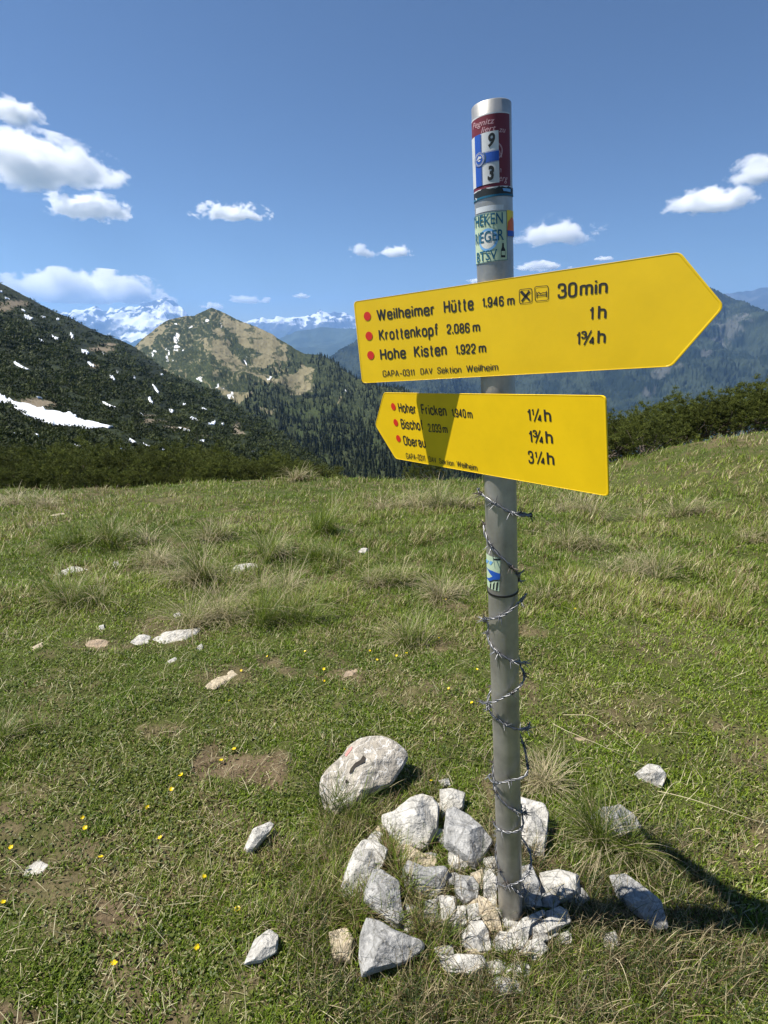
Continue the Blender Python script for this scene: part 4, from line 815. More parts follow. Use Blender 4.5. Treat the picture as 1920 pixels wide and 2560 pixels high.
# ------------------------------------------------------------------ signpost
AX = (PT - PB); LEN = np.linalg.norm(AX); AX /= LEN
e1 = CAM + np.array([0, 0, -.5]) - PB; e1 = e1 - AX * (e1 @ AX); e1 /= np.linalg.norm(e1); e2 = np.cross(AX, e1)     # e1 to the photographer, e2 to the right
if e2[0] < 0: e2 = -e2
RP = .035
def cyl(phi, s, r=RP):
    phi = np.asarray(phi, float)[..., None]; s = np.asarray(s, float)[..., None]
    return PB + AX * s + (e1 * np.cos(phi) + e2 * np.sin(phi)) * r
def cyl_uv(px, py, r=RP):
    d = rays(px, py); o_ = CAM - PB; dp = d - AX * (d @ AX); op = o_ - AX * (o_ @ AX)
    A, B, Cc = dp @ dp, 2 * dp @ op, op @ op - r * r; disc = B * B - 4 * A * Cc
    t = (-B - math.sqrt(max(disc, 0))) / (2 * A); P = CAM + d * t - PB
    return math.atan2(P @ e2, P @ e1), P @ AX
post = empty('signpost', PB)
tag(post, 'aluminium signpost carrying two yellow arrow signs and weathered stickers, standing in a cairn', 'signpost')
def P_(name, V, F, mat, parent, smooth=False, label=None):
    o = link(name, mesh_np(name, np.asarray(V) - PB, F if isinstance(F, list) else [F], None, smooth), mat, parent)
    if label: o['label'] = label
    return o
# metal: brushed, scuffed aluminium
am = material('aluminium tube', (.39, .375, .34), .42, .7, noise=(9, .32), bump=(250, .12, .001))
n = am.node_tree.nodes; l = am.node_tree.links; tc = [x for x in n if x.type == 'TEX_COORD'][0]
mp = n.new('ShaderNodeMapping'); mp.inputs['Scale'].default_value = (220, 220, 3); l.new(tc.outputs['Object'], mp.inputs[0])
t = n.new('ShaderNodeTexNoise'); t.inputs['Scale'].default_value = 1; t.inputs['Detail'].default_value = 3; l.new(mp.outputs[0], t.inputs[0])
mr = n.new('ShaderNodeMapRange'); mr.inputs[3].default_value = .30; mr.inputs[4].default_value = .55; l.new(t.outputs[0], mr.inputs[0]); l.new(mr.outputs[0], n['Principled BSDF'].inputs['Roughness'])
seg = 72; th = np.linspace(0, 2 * np.pi, seg, endpoint=False); prof = [(RP, s) for s in np.linspace(-.12, LEN - .0015, 24)] + [(RP - .0012, LEN), (RP - .0035, LEN), (RP - .0045, LEN - .0015), (RP - .0045, LEN - .3)]
V = np.concatenate([cyl(th, np.full(seg, s), r_) for r_, s in prof]); i = (np.arange(len(prof) - 1)[:, None] * seg + np.arange(seg)).ravel(); j = (np.arange(len(prof) - 1)[:, None] * seg + (np.arange(seg) + 1) % seg).ravel()
P_('pole', V, np.stack([i, j, j + seg, i + seg], -1), am, post, True)

def text2d(body, shear=0, bold=0.0):
    c = D.curves.new('t', 'FONT'); c.body = body; c.shear = shear; c.offset = bold; c.resolution_u = 3; c.dimensions = '2D'; c.fill_mode = 'FRONT'
    o = D.objects.new('t', c); S.collection.objects.link(o); dg = bpy.context.evaluated_depsgraph_get(); dg.update(); m = o.evaluated_get(dg).to_mesh()
    v = np.array([x.co[:2] for x in m.vertices]); f = [tuple(p_.vertices) for p_ in m.polygons]; o.evaluated_get(dg).to_mesh_clear(); D.objects.remove(o); D.curves.remove(c)
    tri = []
    for q_ in f:
        for k in range(1, len(q_) - 1): tri.append((q_[0], q_[k], q_[k + 1]))
    return v, np.array(tri)
CAPH = text2d('H')[0][:, 1].max()
def fitted(body, a, b, top, to_uv, shear=0, bold=0.0):
    """text whose baseline runs from pixel a to pixel b and whose capitals reach pixel TOP above a; returned in surface coordinates"""
    A, B, T_ = [np.array(to_uv(*q_)) for q_ in (a, b, top)]
    v, f = text2d(body, shear, bold); x0, x1 = v[:, 0].min(), v[:, 0].max(); X = (B - A); Y = np.array([0, T_[1] - A[1]]) if True else 0
    u = (v[:, 0] - x0) / (x1 - x0); return A + u[:, None] * X + (v[:, 1] / CAPH)[:, None] * Y, f
def gather(items):
    V, F, o_ = [], [], 0
    for v, f in items: V.append(v); F.append(np.asarray(f) + o_); o_ += len(v)
    return np.concatenate(V), np.concatenate(F)

# ---- the two arrow boards (poses solved from their corners)
ym = material('yellow enamel', (.80, .52, .007), .36, noise=(7, .07), bump=(400, .05, .0006), spec=.4)
bm_ = material('black lettering', (.022, .02, .018), .5); rm = material('red marker', (.62, .025, .012), .45); alu = material('bare aluminium edge', (.55, .55, .55), .4, .9)
def board(O, X, Z, H, W, tip, arrow, label):
    O, X, Z = np.array(O), np.array(X), np.array(Z); X = X / np.linalg.norm(X); Z = Z / np.linalg.norm(Z); Nn = np.cross(X, Z); Nn /= np.linalg.norm(Nn)
    def to_uv(px, py):
        d = rays(px, py); t = ((O - CAM) @ Nn) / (d @ Nn); p = CAM + d * t - O; return p @ X, p @ Z
    def place(uv, lift): uv = np.asarray(uv); return O + X * uv[:, :1] + Z * uv[:, 1:2] + Nn * lift
    if Nn @ (CAM - O) < 0: Nn = -Nn
    c = [(0, 0, .007), (W, 0, .006), (W + tip, H / 2, .008), (W, H, .006), (0, H, .007)] if arrow > 0 else [(0, 0, .006), (W, 0, .007), (W, H, .007), (0, H, .006), (-tip, H / 2, .008)]
    out = []; m = len(c)
    for k in range(m):                                             # rounded corners
        p0, p1, p2 = [np.array(c[(k + q_) % m][:2]) for q_ in (-1, 0, 1)]; r_ = c[k][2]; a = (p0 - p1) / np.linalg.norm(p0 - p1); b = (p2 - p1) / np.linalg.norm(p2 - p1)
        for t in np.linspace(0, 1, 7): out.append((1 - t) ** 2 * (p1 + a * r_ * 1.3) + 2 * t * (1 - t) * p1 + t * t * (p1 + b * r_ * 1.3))
    out = np.array(out); cen = out.mean(0); n_ = len(out)
    def ins(d_): return cen + (out - cen) * (1 - d_ / np.linalg.norm(out - cen, axis=1, keepdims=True))
    rings = [place(ins(.0012), -.0032), place(out, -.0022), place(out, -.0006), place(ins(.0009), .0004), place(ins(.0032), .0004), place(ins(.0042), 0), place(ins(.02), 0)]
    V = np.concatenate(rings + [place(cen[None], 0), place(cen[None], -.0032)]); k = np.arange(n_); F = [np.concatenate([np.stack([q_ * n_ + k, q_ * n_ + (k + 1) % n_, (q_ + 1) * n_ + (k + 1) % n_, (q_ + 1) * n_ + k], -1) for q_ in range(6)]),
        np.concatenate([np.stack([6 * n_ + k, 6 * n_ + (k + 1) % n_, np.full(n_, 7 * n_)], -1), np.stack([(k + 1) % n_, k, np.full(n_, 7 * n_ + 1)], -1)])]
    sb = P_('sign_board', V, F, ym, post, False, label)
    return sb, to_uv, place
def q1(a, b): return (860 + a / 1.659, 600 + b / 1.659)
def dots(sb, to_uv, place, pts, r_):
    for a in pts:
        c = np.array(to_uv(*q1(*a))); th = np.linspace(0, 2 * np.pi, 28, endpoint=False); uv = np.concatenate([c + np.stack([np.cos(th), np.sin(th)], -1) * r_, c[None]])
        k = np.arange(28); P_('red_dot', place(uv, .0007), np.stack([k, (k + 1) % 28, np.full(28, 28)], -1), rm, sb)
# condensed sign-writer's letters as strokes: capital height 1, x-height .73
X_ = .73
GL = {'h': (.36, [[(0, 1), (0, 0)], [(0, .40), (0, X_), (.36, X_), (.36, 0)]]), 'n': (.36, [[(0, X_), (0, 0)], [(0, .40), (0, X_), (.36, X_), (.36, 0)]]), 'm': (.62, [[(0, X_), (0, 0)], [(0, .45), (0, X_), (.31, X_), (.31, 0)], [(.31, .45), (.31, X_), (.62, X_), (.62, 0)]]),
 'u': (.36, [[(0, X_), (0, 0), (.36, 0), (.36, .35)], [(.36, X_), (.36, 0)]]), 'ü': (.36, [[(0, X_), (0, 0), (.36, 0), (.36, .35)], [(.36, X_), (.36, 0)], [(.08, .88), (.08, 1)], [(.28, .88), (.28, 1)]]), 'r': (.22, [[(0, X_), (0, 0)], [(0, .40), (0, X_ - .02), (.22, X_ - .02)]]),
 'e': (.38, [[(.01, .37), (.375, .37)], [(.38, .37), (.38, X_), (0, X_), (0, 0), (.38, 0), (.38, .2)]]), 'o': (.40, [[(0, 0), (.4, 0), (.4, X_), (0, X_), 0]]), 'a': (.36, [[(0, .52), (0, X_), (.34, X_), (.34, 0)], [(.34, .42), (0, .42), (0, 0), (.34, 0), (.34, .25)]]),
 'b': (.38, [[(0, 1), (0, 0)], [(0, 0), (.38, 0), (.38, X_), (0, X_), 0]]), 'p': (.38, [[(0, X_), (0, -.27)], [(0, 0), (.38, 0), (.38, X_), (0, X_), 0]]), 'c': (.35, [[(.35, .5), (.35, X_), (0, X_), (0, 0), (.35, 0), (.35, .22)]]),
 'f': (.26, [[(.26, 1), (.11, 1), (.11, 0)], [(0, X_ - .02), (.25, X_ - .02)]]), 'i': (0, [[(0, 0), (0, X_)], [(0, .89), (0, 1)]]), 'k': (.36, [[(0, 1), (0, 0)], [(.34, X_), (.03, .29)], [(.13, .42), (.37, 0)]]), 'l': (0, [[(0, 0), (0, 1)]]),
 's': (.34, [[(.33, .53), (.33, X_), (0, X_), (0, .39), (.34, .36), (.34, 0), (0, 0), (0, .2)]]), 't': (.25, [[(.11, .95), (.11, 0), (.25, 0)], [(0, X_ - .02), (.25, X_ - .02)]]),
 'W': (.76, ['s', [(0, 1), (.19, 0), (.38, .97), (.57, 0), (.76, 1)]]), 'H': (.46, [[(0, 0), (0, 1)], [(.46, 0), (.46, 1)], [(0, .52), (.46, .52)]]), 'K': (.46, [[(0, 0), (0, 1)], [(.44, 1), (.02, .4)], [(.14, .56), (.47, 0)]]),
 'B': (.44, [[(0, 0), (0, 1)], [(0, 0), (.44, 0), (.44, .52), (0, .52)], [(0, .52), (.41, .52), (.41, 1), (0, 1)]]), 'O': (.48, [[(0, 0), (.48, 0), (.48, 1), (0, 1), 0]]), 'F': (.40, [[(0, 0), (0, 1)], [(0, 1), (.40, 1)], [(0, .52), (.36, .52)]]),
 'G': (.48, [[(.48, .70), (.48, 1), (0, 1), (0, 0), (.48, 0), (.48, .46)], [(.48, .46), (.27, .46)]]), 'A': (.52, [[(0, 0), (.26, 1)], [(.26, 1), (.52, 0)], [(.10, .33), (.42, .33)]]), 'P': (.42, [[(0, 0), (0, 1)], [(0, .46), (.42, .46), (.42, 1), (0, 1)]]),
 'D': (.46, [[(0, 0), (0, 1)], [(0, 0), (.46, 0), (.46, 1), (0, 1)]]), 'V': (.48, [[(0, 1), (.24, 0)], [(.24, 0), (.48, 1)]]), 'S': (.42, [[(.41, .72), (.41, 1), (0, 1), (0, .53), (.42, .49), (.42, 0), (0, 0), (0, .28)]]),
 '0': (.38, [[(0, 0), (.38, 0), (.38, 1), (0, 1), 0]]), '1': (.17, [[(.17, 0), (.17, 1)], [(.15, .93), (.13, .80), (0, .76)]]), '2': (.38, [[(0, .70), (0, 1), (.38, 1), (.38, .58), (0, .12), (0, 0)], [(0, 0), (.39, 0)]]),
 '3': (.38, [[(0, .74), (0, 1), (.36, 1), (.36, .53), (.14, .53)], [(.14, .53), (.39, .53), (.39, 0), (0, 0), (0, .26)]]), '4': (.42, ['s', [(.31, 0), (.31, 1), (0, .27), (.42, .27)]]), '5': (.38, [[(.34, 1), (.04, 1)], [(.04, 1), (0, .48)], [(0, .50), (.1, .64), (.38, .64), (.38, 0), (0, 0), (0, .22)]]),
 '6': (.38, [[(.37, .78), (.37, 1), (0, 1), (0, 0), (.38, 0), (.38, .6), (0, .6), (0, .4)]]), '8': (.38, [[(0, 0), (.38, 0), (.38, .53), (0, .53), 0], [(.02, .53), (.36, .53), (.36, 1), (.02, 1), 0]]), '9': (.38, [[(.01, .22), (.01, 0), (.38, 0), (.38, 1), (0, 1), (0, .4), (.38, .4), (.38, .6)]]),
 '.': (0, [[(0, .0), (0, .15)]]), '–': (.34, [[(0, .40), (.34, .40)]]), '/': (.42, [[(0, 0), (.42, 1)]])}
def smoothpath(pts, r_=.20):
    closed = pts[-1] == 0; P = [np.array(a, float) for a in (pts[:-1] if closed else pts)]; m = len(P); out = []
    for k in range(m):
        if not closed and k in (0, m - 1): out.append(P[k]); continue
        a, b, c = P[k - 1], P[k], P[(k + 1) % m]; la, lc = np.linalg.norm(a - b), np.linalg.norm(c - b); q_ = min(r_, la * .5, lc * .5); A, C_ = b + (a - b) / la * q_, b + (c - b) / lc * q_
        for t in np.linspace(0, 1, 7): out.append((1 - t) ** 2 * A * 1 + 2 * t * (1 - t) * (b * .94 + (A + C_) / 2 * .06) + t * t * C_)
    return np.array(out), closed
def ribbon(P, closed, wd):
    m = len(P); L, R_ = [], []
    for k in range(m):
        a = P[k - 1] if (closed or k) else P[k]; c = P[(k + 1) % m] if (closed or k < m - 1) else P[k]
        d1 = P[k] - a; d2 = c - P[k]; n1, n2_ = np.linalg.norm(d1), np.linalg.norm(d2); d1 = d1 / n1 if n1 > 1e-9 else d2 / n2_; d2 = d2 / n2_ if n2_ > 1e-9 else d1
        nn = np.array([-(d1 + d2)[1], (d1 + d2)[0]]); nn /= np.linalg.norm(nn) + 1e-9; s_ = 1 / max(.45, nn @ np.array([-d1[1], d1[0]])); L.append(P[k] + nn * wd / 2 * s_); R_.append(P[k] - nn * wd / 2 * s_)
    F = [(2 * k, 2 * ((k + 1) % m), 2 * ((k + 1) % m) + 1, 2 * k + 1) for k in range(m if closed else m - 1)]; return np.stack([L, R_], 1).reshape(-1, 2), F
def strokes(body, sw):
    """-> list of (verts, faces) in letter units, and the total width"""
    x = sw / 2; out = []
    for ch in body:
        if ch == ' ': x += .3; continue
        w_, paths = GL[ch]; sharp = paths[0] == 's'
        for pt in (paths[1:] if sharp else paths):
            q_ = [(a if a == 0 else (a[0] + x, np.interp(a[1], [-.27, 0, X_, 1], [-.27, sw / 2, X_ - sw * .4, 1 - sw / 2]) if a[1] not in (.0,) or ch != '.' else a[1])) for a in pt]
            P, cl = smoothpath(q_, .015 if sharp or len(q_) == 2 else .21); out.append(ribbon(P, cl, sw))
        x += w_ + sw + (.085 if ch not in '.' else .085)
    return out, x - .085 - sw / 2
def word(body, a, b, top, to_uv, sw=.135):
    A, B, T_ = [np.array(to_uv(*q_)) for q_ in (a, b, top)]; Y = np.array([(T_ - A)[0] * .0, T_[1] - A[1]]); out = []
    if body in ('¾', '¼'):                                          # small numerator, bar, small denominator
        for g, x0, y0, sc in ((('3' if body == '¾' else '1'), .02, .45, .55), ('4', .56, 0, .55)):
            st, wt = strokes(g, sw * 1.35)
            for v, f in st: out.append((A + np.outer(x0 + v[:, 0] / wt * (.40 if g != '1' else .22), B - A) + np.outer(y0 + v[:, 1] * sc, Y), f))
        v, f = ribbon(np.array([(.22, 0), (.72, 1.0)]), False, .10); out.append((A + np.outer(v[:, 0], B - A) + np.outer(v[:, 1], Y), f)); return out
    st, wt = strokes(body, sw)
    for v, f in st: out.append((A + np.outer(v[:, 0] / wt, B - A) + np.outer(v[:, 1], Y), f))
    return out
def letters(sb, to_uv, place, name, rows, sw=.15):
    V, F, o_ = [], [], 0
    for t, a, b, c in rows:
        for k, (v, f) in enumerate(word(t, q1(*a), q1(*b), q1(*c), to_uv, sw)):
            V.append(place(v, .0006 + .00003 * (k % 5))); F += [tuple(x + o_ for x in q_) for q_ in f]; o_ += len(v)
    P_(name, np.concatenate(V), np.array(F), bm_, sb)
big, uvb, plb = board([-0.0513, 1.24973, 1.56351], [.8512454, -.51701286, .0898832], [-.09418074, .01798423, .99539266], .17694, .63358, .0676, 1, 'upper yellow arrow board pointing right towards the hut')
dots(big, uvb, plb, [(97, 316), (104, 398), (111, 478)], .0092)
LT = lambda *r_: letters(big, uvb, plb, 'lettering', r_); AT = lambda *r_: letters(big, uvb, plb, 'altitude', r_); WT = lambda *r_: letters(big, uvb, plb, 'walking_time', r_, .135)
LT(('Weilheimer', (138, 335), (378, 311), (136, 287)), ('Hütte', (415, 305), (538, 290), (413, 250))); AT(('1.946', (573, 280), (663, 274), (572, 238)), ('m', (677, 272), (708, 270), (675, 231)))
LT(('Krottenkopf', (147, 418), (393, 396), (145, 370))); AT(('2.086', (427, 390), (522, 384), (426, 349)), ('m', (534, 383), (565, 380), (533, 341)))
LT(('Hohe', (152, 499), (258, 491), (150, 450)), ('Kisten', (292, 488), (427, 478), (290, 438))); AT(('1.922', (462, 475), (547, 470), (460, 434)), ('m', (559, 469), (590, 467), (558, 428)))
WT(('30', (886, 243), (966, 236), (884, 181)), ('min', (977, 233), (1093, 222), (975, 171))); WT(('1', (1016, 333), (1034, 332), (1014, 275)), ('h', (1052, 330), (1088, 327), (1050, 270))); WT(('1', (962, 437), (979, 436), (960, 379)), ('¾', (982, 436), (1042, 432), (981, 378)), ('h', (1050, 431), (1085, 429), (1048, 372)))
letters(big, uvb, plb, 'lettering', [('GAPA–0311', (162, 568), (293, 562), (161, 541)), ('DAV', (318, 558), (368, 555), (317, 532)), ('Sektion', (388, 554), (487, 550), (387, 527)), ('Weilheim', (508, 548), (640, 541), (507, 519))], .115)
def bil(cs):
    c = np.array(cs); return lambda u, v: (1 - u) * (1 - v) * c[0] + u * (1 - v) * c[1] + u * v * c[2] + (1 - u) * v * c[3]
def strip(B, pts, wd, closed=False):
    p = np.array([B(*a) for a in pts]); m = len(p); V, F = [], []
    for k in range(m if closed else m - 1):
        a, b = p[k], p[(k + 1) % m]; d = (b - a) / (np.linalg.norm(b - a) + 1e-9); nn = np.array([-d[1], d[0]]) * wd / 2; e = d * wd / 2; o_ = len(V)
        V += [a - e - nn, b + e - nn, b + e + nn, a - e + nn]; F += [(o_, o_ + 1, o_ + 2), (o_, o_ + 2, o_ + 3)]
    return np.array(V), np.array(F)
def rrect(r_=.12): return [(r_, 0), (1 - r_, 0), (1 - r_ * .3, r_ * .3), (1, r_), (1, 1 - r_), (1 - r_ * .3, 1 - r_ * .3), (1 - r_, 1), (r_, 1), (r_ * .3, 1 - r_ * .3), (0, 1 - r_), (0, r_), (r_ * .3, r_ * .3)]
for cs, kind in [([(728, 264), (780, 258), (779, 200), (727, 206)], 'fork'), ([(793, 254), (848, 249), (847, 189), (791, 194)], 'bed')]:
    B = bil([uvb(*q1(*a)) for a in cs]); it = [strip(B, rrect(), .0011, True)]
    if kind == 'fork':
        it += [strip(B, [(.22, .2), (.62, .62)], .0034), strip(B, [(.60, .60), (.74, .86)], .0016), strip(B, [(.62, .60), (.80, .80)], .0016), strip(B, [(.62, .58), (.86, .73)], .0016), strip(B, [(.78, .2), (.5, .5)], .003), strip(B, [(.52, .46), (.2, .80)], .0048)]
    else:
        it += [strip(B, [(.14, .25), (.14, .62)], .0014), strip(B, [(.86, .25), (.86, .62)], .0014), strip(B, [(.14, .36), (.86, .36)], .0014), strip(B, [(.16, .5), (.3, .6), (.42, .5)], .0013), strip(B, [(.42, .48), (.6, .54), (.86, .52)], .0013)]
    V, F = gather(it); P_('pictogram', plb(V, .0007), F, bm_, big, False, 'fork and knife pictogram' if kind == 'fork' else 'bed pictogram')
low, uvl, pll = board([.0303232, 1.361275, 1.358805], [.58667816, -.80598931, .07867636], [-.18030836, -.0352932, .98297675], .17514, .61144, .0657, -1, 'lower yellow arrow board pointing left with a shadow across it')
dots(low, uvl, pll, [(205, 691), (215, 757), (226, 823)], .0092)
LT = lambda *r_: letters(low, uvl, pll, 'lettering', r_); AT = lambda *r_: letters(low, uvl, pll, 'altitude', r_); WT = lambda *r_: letters(low, uvl, pll, 'walking_time', r_, .135)
LT(('Hoher', (229, 715), (302, 722), (231, 673)), ('Fricken', (324, 724), (428, 732), (325, 680))); AT(('1.940', (449, 733), (508, 738), (450, 697)), ('m', (514, 739), (535, 741), (515, 703)))
LT(('Bischof', (240, 783), (332, 791), (241, 741))); AT(('2.033', (352, 796), (406, 800), (353, 761)), ('m', (412, 801), (432, 803), (412, 766))); LT(('Oberau', (250, 851), (341, 862), (251, 811)))
WT(('1', (762, 751), (777, 752), (763, 697)), ('¼', (780, 752), (824, 754), (781, 698)), ('h', (832, 755), (861, 756), (833, 699))); WT(('1', (768, 840), (783, 841), (769, 787)), ('¾', (786, 841), (831, 845), (787, 787)), ('h', (838, 845), (868, 847), (839, 789))); WT(('3', (767, 926), (789, 928), (768, 873)), ('¼', (793, 928), (837, 932), (794, 875)), ('h', (844, 933), (874, 936), (845, 877)))
letters(low, uvl, pll, 'lettering', [('GAPA–0311', (260, 907), (338, 917), (260, 883)), ('DAV', (354, 919), (385, 925), (355, 897)), ('Sektion', (397, 927), (458, 938), (398, 905)), ('Weilheim', (470, 939), (555, 958), (471, 915))], .115)
# clamps behind the boards
for sb, ys in ((big, (730, 905)), (low, (1015, 1185))):
    for y_ in ys:
        s_ = cyl_uv(1250, y_)[1]; th = np.linspace(0, 2 * np.pi, 40, endpoint=False); V = np.concatenate([cyl(th, np.full(40, s_ + b_), RP + a_) for a_, b_ in [(.0005, -.008), (.0022, -.008), (.0022, .008), (.0005, .008)]]); k = np.arange(40)
        P_('clamp', V, np.concatenate([np.stack([q_ * 40 + k, q_ * 40 + (k + 1) % 40, ((q_ + 1) % 4) * 40 + (k + 1) % 40, ((q_ + 1) % 4) * 40 + k], -1) for q_ in range(4)]), alu, sb)

# ---- stickers on the pole
def wrapped(uv, f, lift, name, mat, parent, label=None, maxlen=.004):
    """flat (R*phi, s) shape laid on the tube"""
    bm = bmesh.new(); vs = [bm.verts.new((a, b, 0)) for a, b in uv]
    for q_ in f:
        try: bm.faces.new([vs[k] for k in q_])
        except ValueError: pass
    bmesh.ops.triangulate(bm, faces=bm.faces[:])
    for _ in range(5):
        lg = [e for e in bm.edges if abs(e.verts[0].co.x - e.verts[1].co.x) > maxlen]
        if not lg: break
        bmesh.ops.subdivide_edges(bm, edges=lg, cuts=1); bmesh.ops.triangulate(bm, faces=bm.faces[:])
    co = np.array([v_.co[:2] for v_ in bm.verts]); P = cyl(co[:, 0] / RP, co[:, 1], RP + lift) - PB
    for v_, p in zip(bm.verts, P): v_.co = p
    me = D.meshes.new(name); bm.to_mesh(me); bm.free()
    o = link(name, me, mat, parent)
    if label: o['label'] = label
    return o
def z2(a, b): return (1120 + a / 4.423, 220 + b / 4.424)
def cu(px, py): p, s = cyl_uv(px, py); return RP * p, s
def cz(a, b): return cu(*z2(a, b))
def rect(u0, u1, s0, s1): return [(u0, s0), (u1, s0), (u1, s1), (u0, s1)], [(0, 1, 2, 3)]
def paper(name, c, r_=.5): return material(name, c, r_, noise=(14, .12), spec=.3)
def ell(c, ru, rs, n_=32): th = np.linspace(0, 2 * np.pi, n_, endpoint=False); return [(c[0] + ru * math.cos(t), c[1] + rs * math.sin(t)) for t in th], [tuple(range(n_))]
def ring(c, ru, wd, n_=40):
    th = np.linspace(0, 2 * np.pi, n_, endpoint=False); V = [(c[0] + r_ * math.cos(t), c[1] + r_ * math.sin(t)) for r_ in (ru - wd, ru) for t in th]; return V, [(k, (k + 1) % n_, n_ + (k + 1) % n_, n_ + k) for k in range(n_)]
whitep = paper('white sticker paper', (.55, .56, .56)); winep = paper('wine red sticker', (.15, .022, .034)); bluep = paper('blue print', (.02, .085, .38)); blackp = paper('torn black sticker', (.018, .022, .022)); mintp = paper('pale green sticker', (.45, .55, .38)); skyp = paper('light blue print', (.16, .36, .62)); navyp = paper('petrol blue print', (.012, .10, .17)); yellp = paper('yellow print', (.75, .55, .05)); orgp = paper('orange print', (.65, .13, .03)); greyp = paper('faded grey sticker', (.50, .53, .55)); pinkp = paper('pale pink print', (.55, .34, .36)); greenp = paper('leaf print', (.08, .15, .11))
sR = cz(677, 290); s1b = cz(677, 1085)[1]; Lft = -1.75 * RP
def prt(st, items, lift, mat, label=None, name='print'):
    V, F, o_ = [], [], 0
    for v, f in items:
        V += [tuple(x) for x in v]; F += [tuple(int(k) + o_ for k in q_) for q_ in f]; o_ += len(v)
    return wrapped(V, F, lift, name, mat, st, label)
wine = wrapped(*rect(Lft, sR[0], s1b, sR[1]), .0006, 'sticker', winep, post, 'large wine red sticker at the pole top')
prt(wine, [rect(Lft, sR[0] + .0012, sR[1], sR[1] + .0018), rect(Lft, sR[0] + .0012, s1b - .0018, s1b), rect(sR[0], sR[0] + .0012, s1b, sR[1])], .0006, whitep, name='border')
prt(wine, [fitted('Pegnitz', z2(282, 462), z2(515, 392), z2(284, 395), cu, .3), fitted('zu', z2(560, 490), z2(632, 497), z2(562, 430), cu, .3), fitted('liert', z2(370, 500), z2(530, 470), z2(370, 440), cu, .3), fitted('n', z2(568, 935), z2(588, 935), z2(569, 870), cu, .3), fitted('erg', z2(563, 1030), z2(655, 1040), z2(564, 960), cu, .3), fitted('N', z2(568, 768), z2(592, 772), z2(568, 690), cu, .0), ring(cz(520, 700), .0135, .0009), ring(cz(520, 700), .0120, .0006)], .0011, pinkp, name='lettering')
a0, a1 = cz(270, 530), cz(567, 1045); st_ = cz(567, 468)[1]
cross = wrapped(*rect(Lft * .93, a1[0], a1[1], st_), .0012, 'sticker', whitep, post, 'white sticker with blue cross and two numerals')
b0, b1 = cz(303, 560)[0], cz(365, 560)[0]; h0, h1 = cz(500, 818)[1], cz(500, 693)[1]
prt(cross, [rect(b0, b1, a1[1], st_), rect(b1 + .0008, b1 + .0014, a1[1], st_), rect(b1, a1[0], h0 + .0012, h1 - .0012), rect(b1, a1[0], h1 - .0006, h1), rect(b1, a1[0], h0, h0 + .0006)], .0017, bluep)
prt(cross, [fitted('9', z2(445, 650), z2(522, 650), z2(445, 505), cu, .25, .03), fitted('3', z2(440, 1015), z2(512, 1015), z2(440, 870), cu, .15, .04)], .0017, blackp, name='lettering')
cc = cz(352, 793); cr = .0108
crest = prt(cross, [ell(cc, cr, cr * 1.05)], .0021, whitep, name='crest')
prt(cross, [ell(cc, cr * .66, cr * .7), ring(cc, cr * 1.03, .0006)], .0025, bluep, name='crest_print')
prt(cross, [([(cc[0] + cr * a, cc[1] + cr * b) for a, b in [(-.5, .0), (-.3, .12), (-.15, .3), (0, .5), (.12, .32), (.3, .42), (.5, .12), (.3, .0), (.15, .1), (.0, -.05), (-.15, .06), (-.3, -.1)]], [tuple(range(12))]), ([(cc[0] + cr * a, cc[1] + cr * b) for a, b in [(-.25, -.2), (.1, -.1), (.35, -.25), (.1, -.35), (-.1, -.3)]], [tuple(range(5))])], .0029, whitep, name='crest_print')
it = []
for k in range(26):
    t = k * 2 * math.pi / 26; it.append(([(cc[0] + cr * r_ * math.cos(t + d_), cc[1] + cr * r_ * 1.04 * math.sin(t + d_)) for r_, d_ in ((.76, -.06), (.76, .06), (.92, .05), (.92, -.05))], [(0, 1, 2, 3)]))
prt(cross, it, .0025, bluep, name='crest_print')
it = []
for k in range(14):
    t = -.7 + k * 1.4 / 13 * 1.0; c = (cc[0] + cr * 1.12 * math.cos(t), cc[1] + cr * 1.15 * math.sin(t)); it.append(([(c[0] - .0006, c[1] - .0004), (c[0] + .0014, c[1] + .0002), (c[0] + .0004, c[1] + .0012)], [(0, 1, 2)]))
prt(cross, it, .0021, greenp, name='crest_print')
# torn black band
U = np.linspace(-1.75 * RP, 1.5 * RP, 40); b_hi = cz(480, 1100)[1]; b_lo = cz(480, 1205)[1]; hi = b_hi - .002 + .006 * (fbm(U * 160, U * 0 + 2, 3, 7) - .35); lo = np.full(40, b_lo) + .0006 * (fbm(U * 300, U * 0, 2, 8) - .5)
band = wrapped([(u_, a) for u_, a in zip(U, lo)] + [(u_, a) for u_, a in zip(U, hi)], [(k, k + 1, 41 + k, 40 + k) for k in range(39)], .0009, 'sticker', blackp, post, 'torn black sticker ring under the wine red sticker')
prt(band, [([cz(600, 1110), cz(685, 1120), cz(685, 1155), cz(610, 1140)], [(0, 1, 2, 3)])], .0014, skyp); prt(band, [([cz(308, 1215), cz(330, 1225), cz(318, 1250)], [(0, 1, 2)])], .0014, whitep)
prt(band, [rect(-1.75 * RP, 1.5 * RP, b_lo, b_lo + .0035)], .0014, navyp)
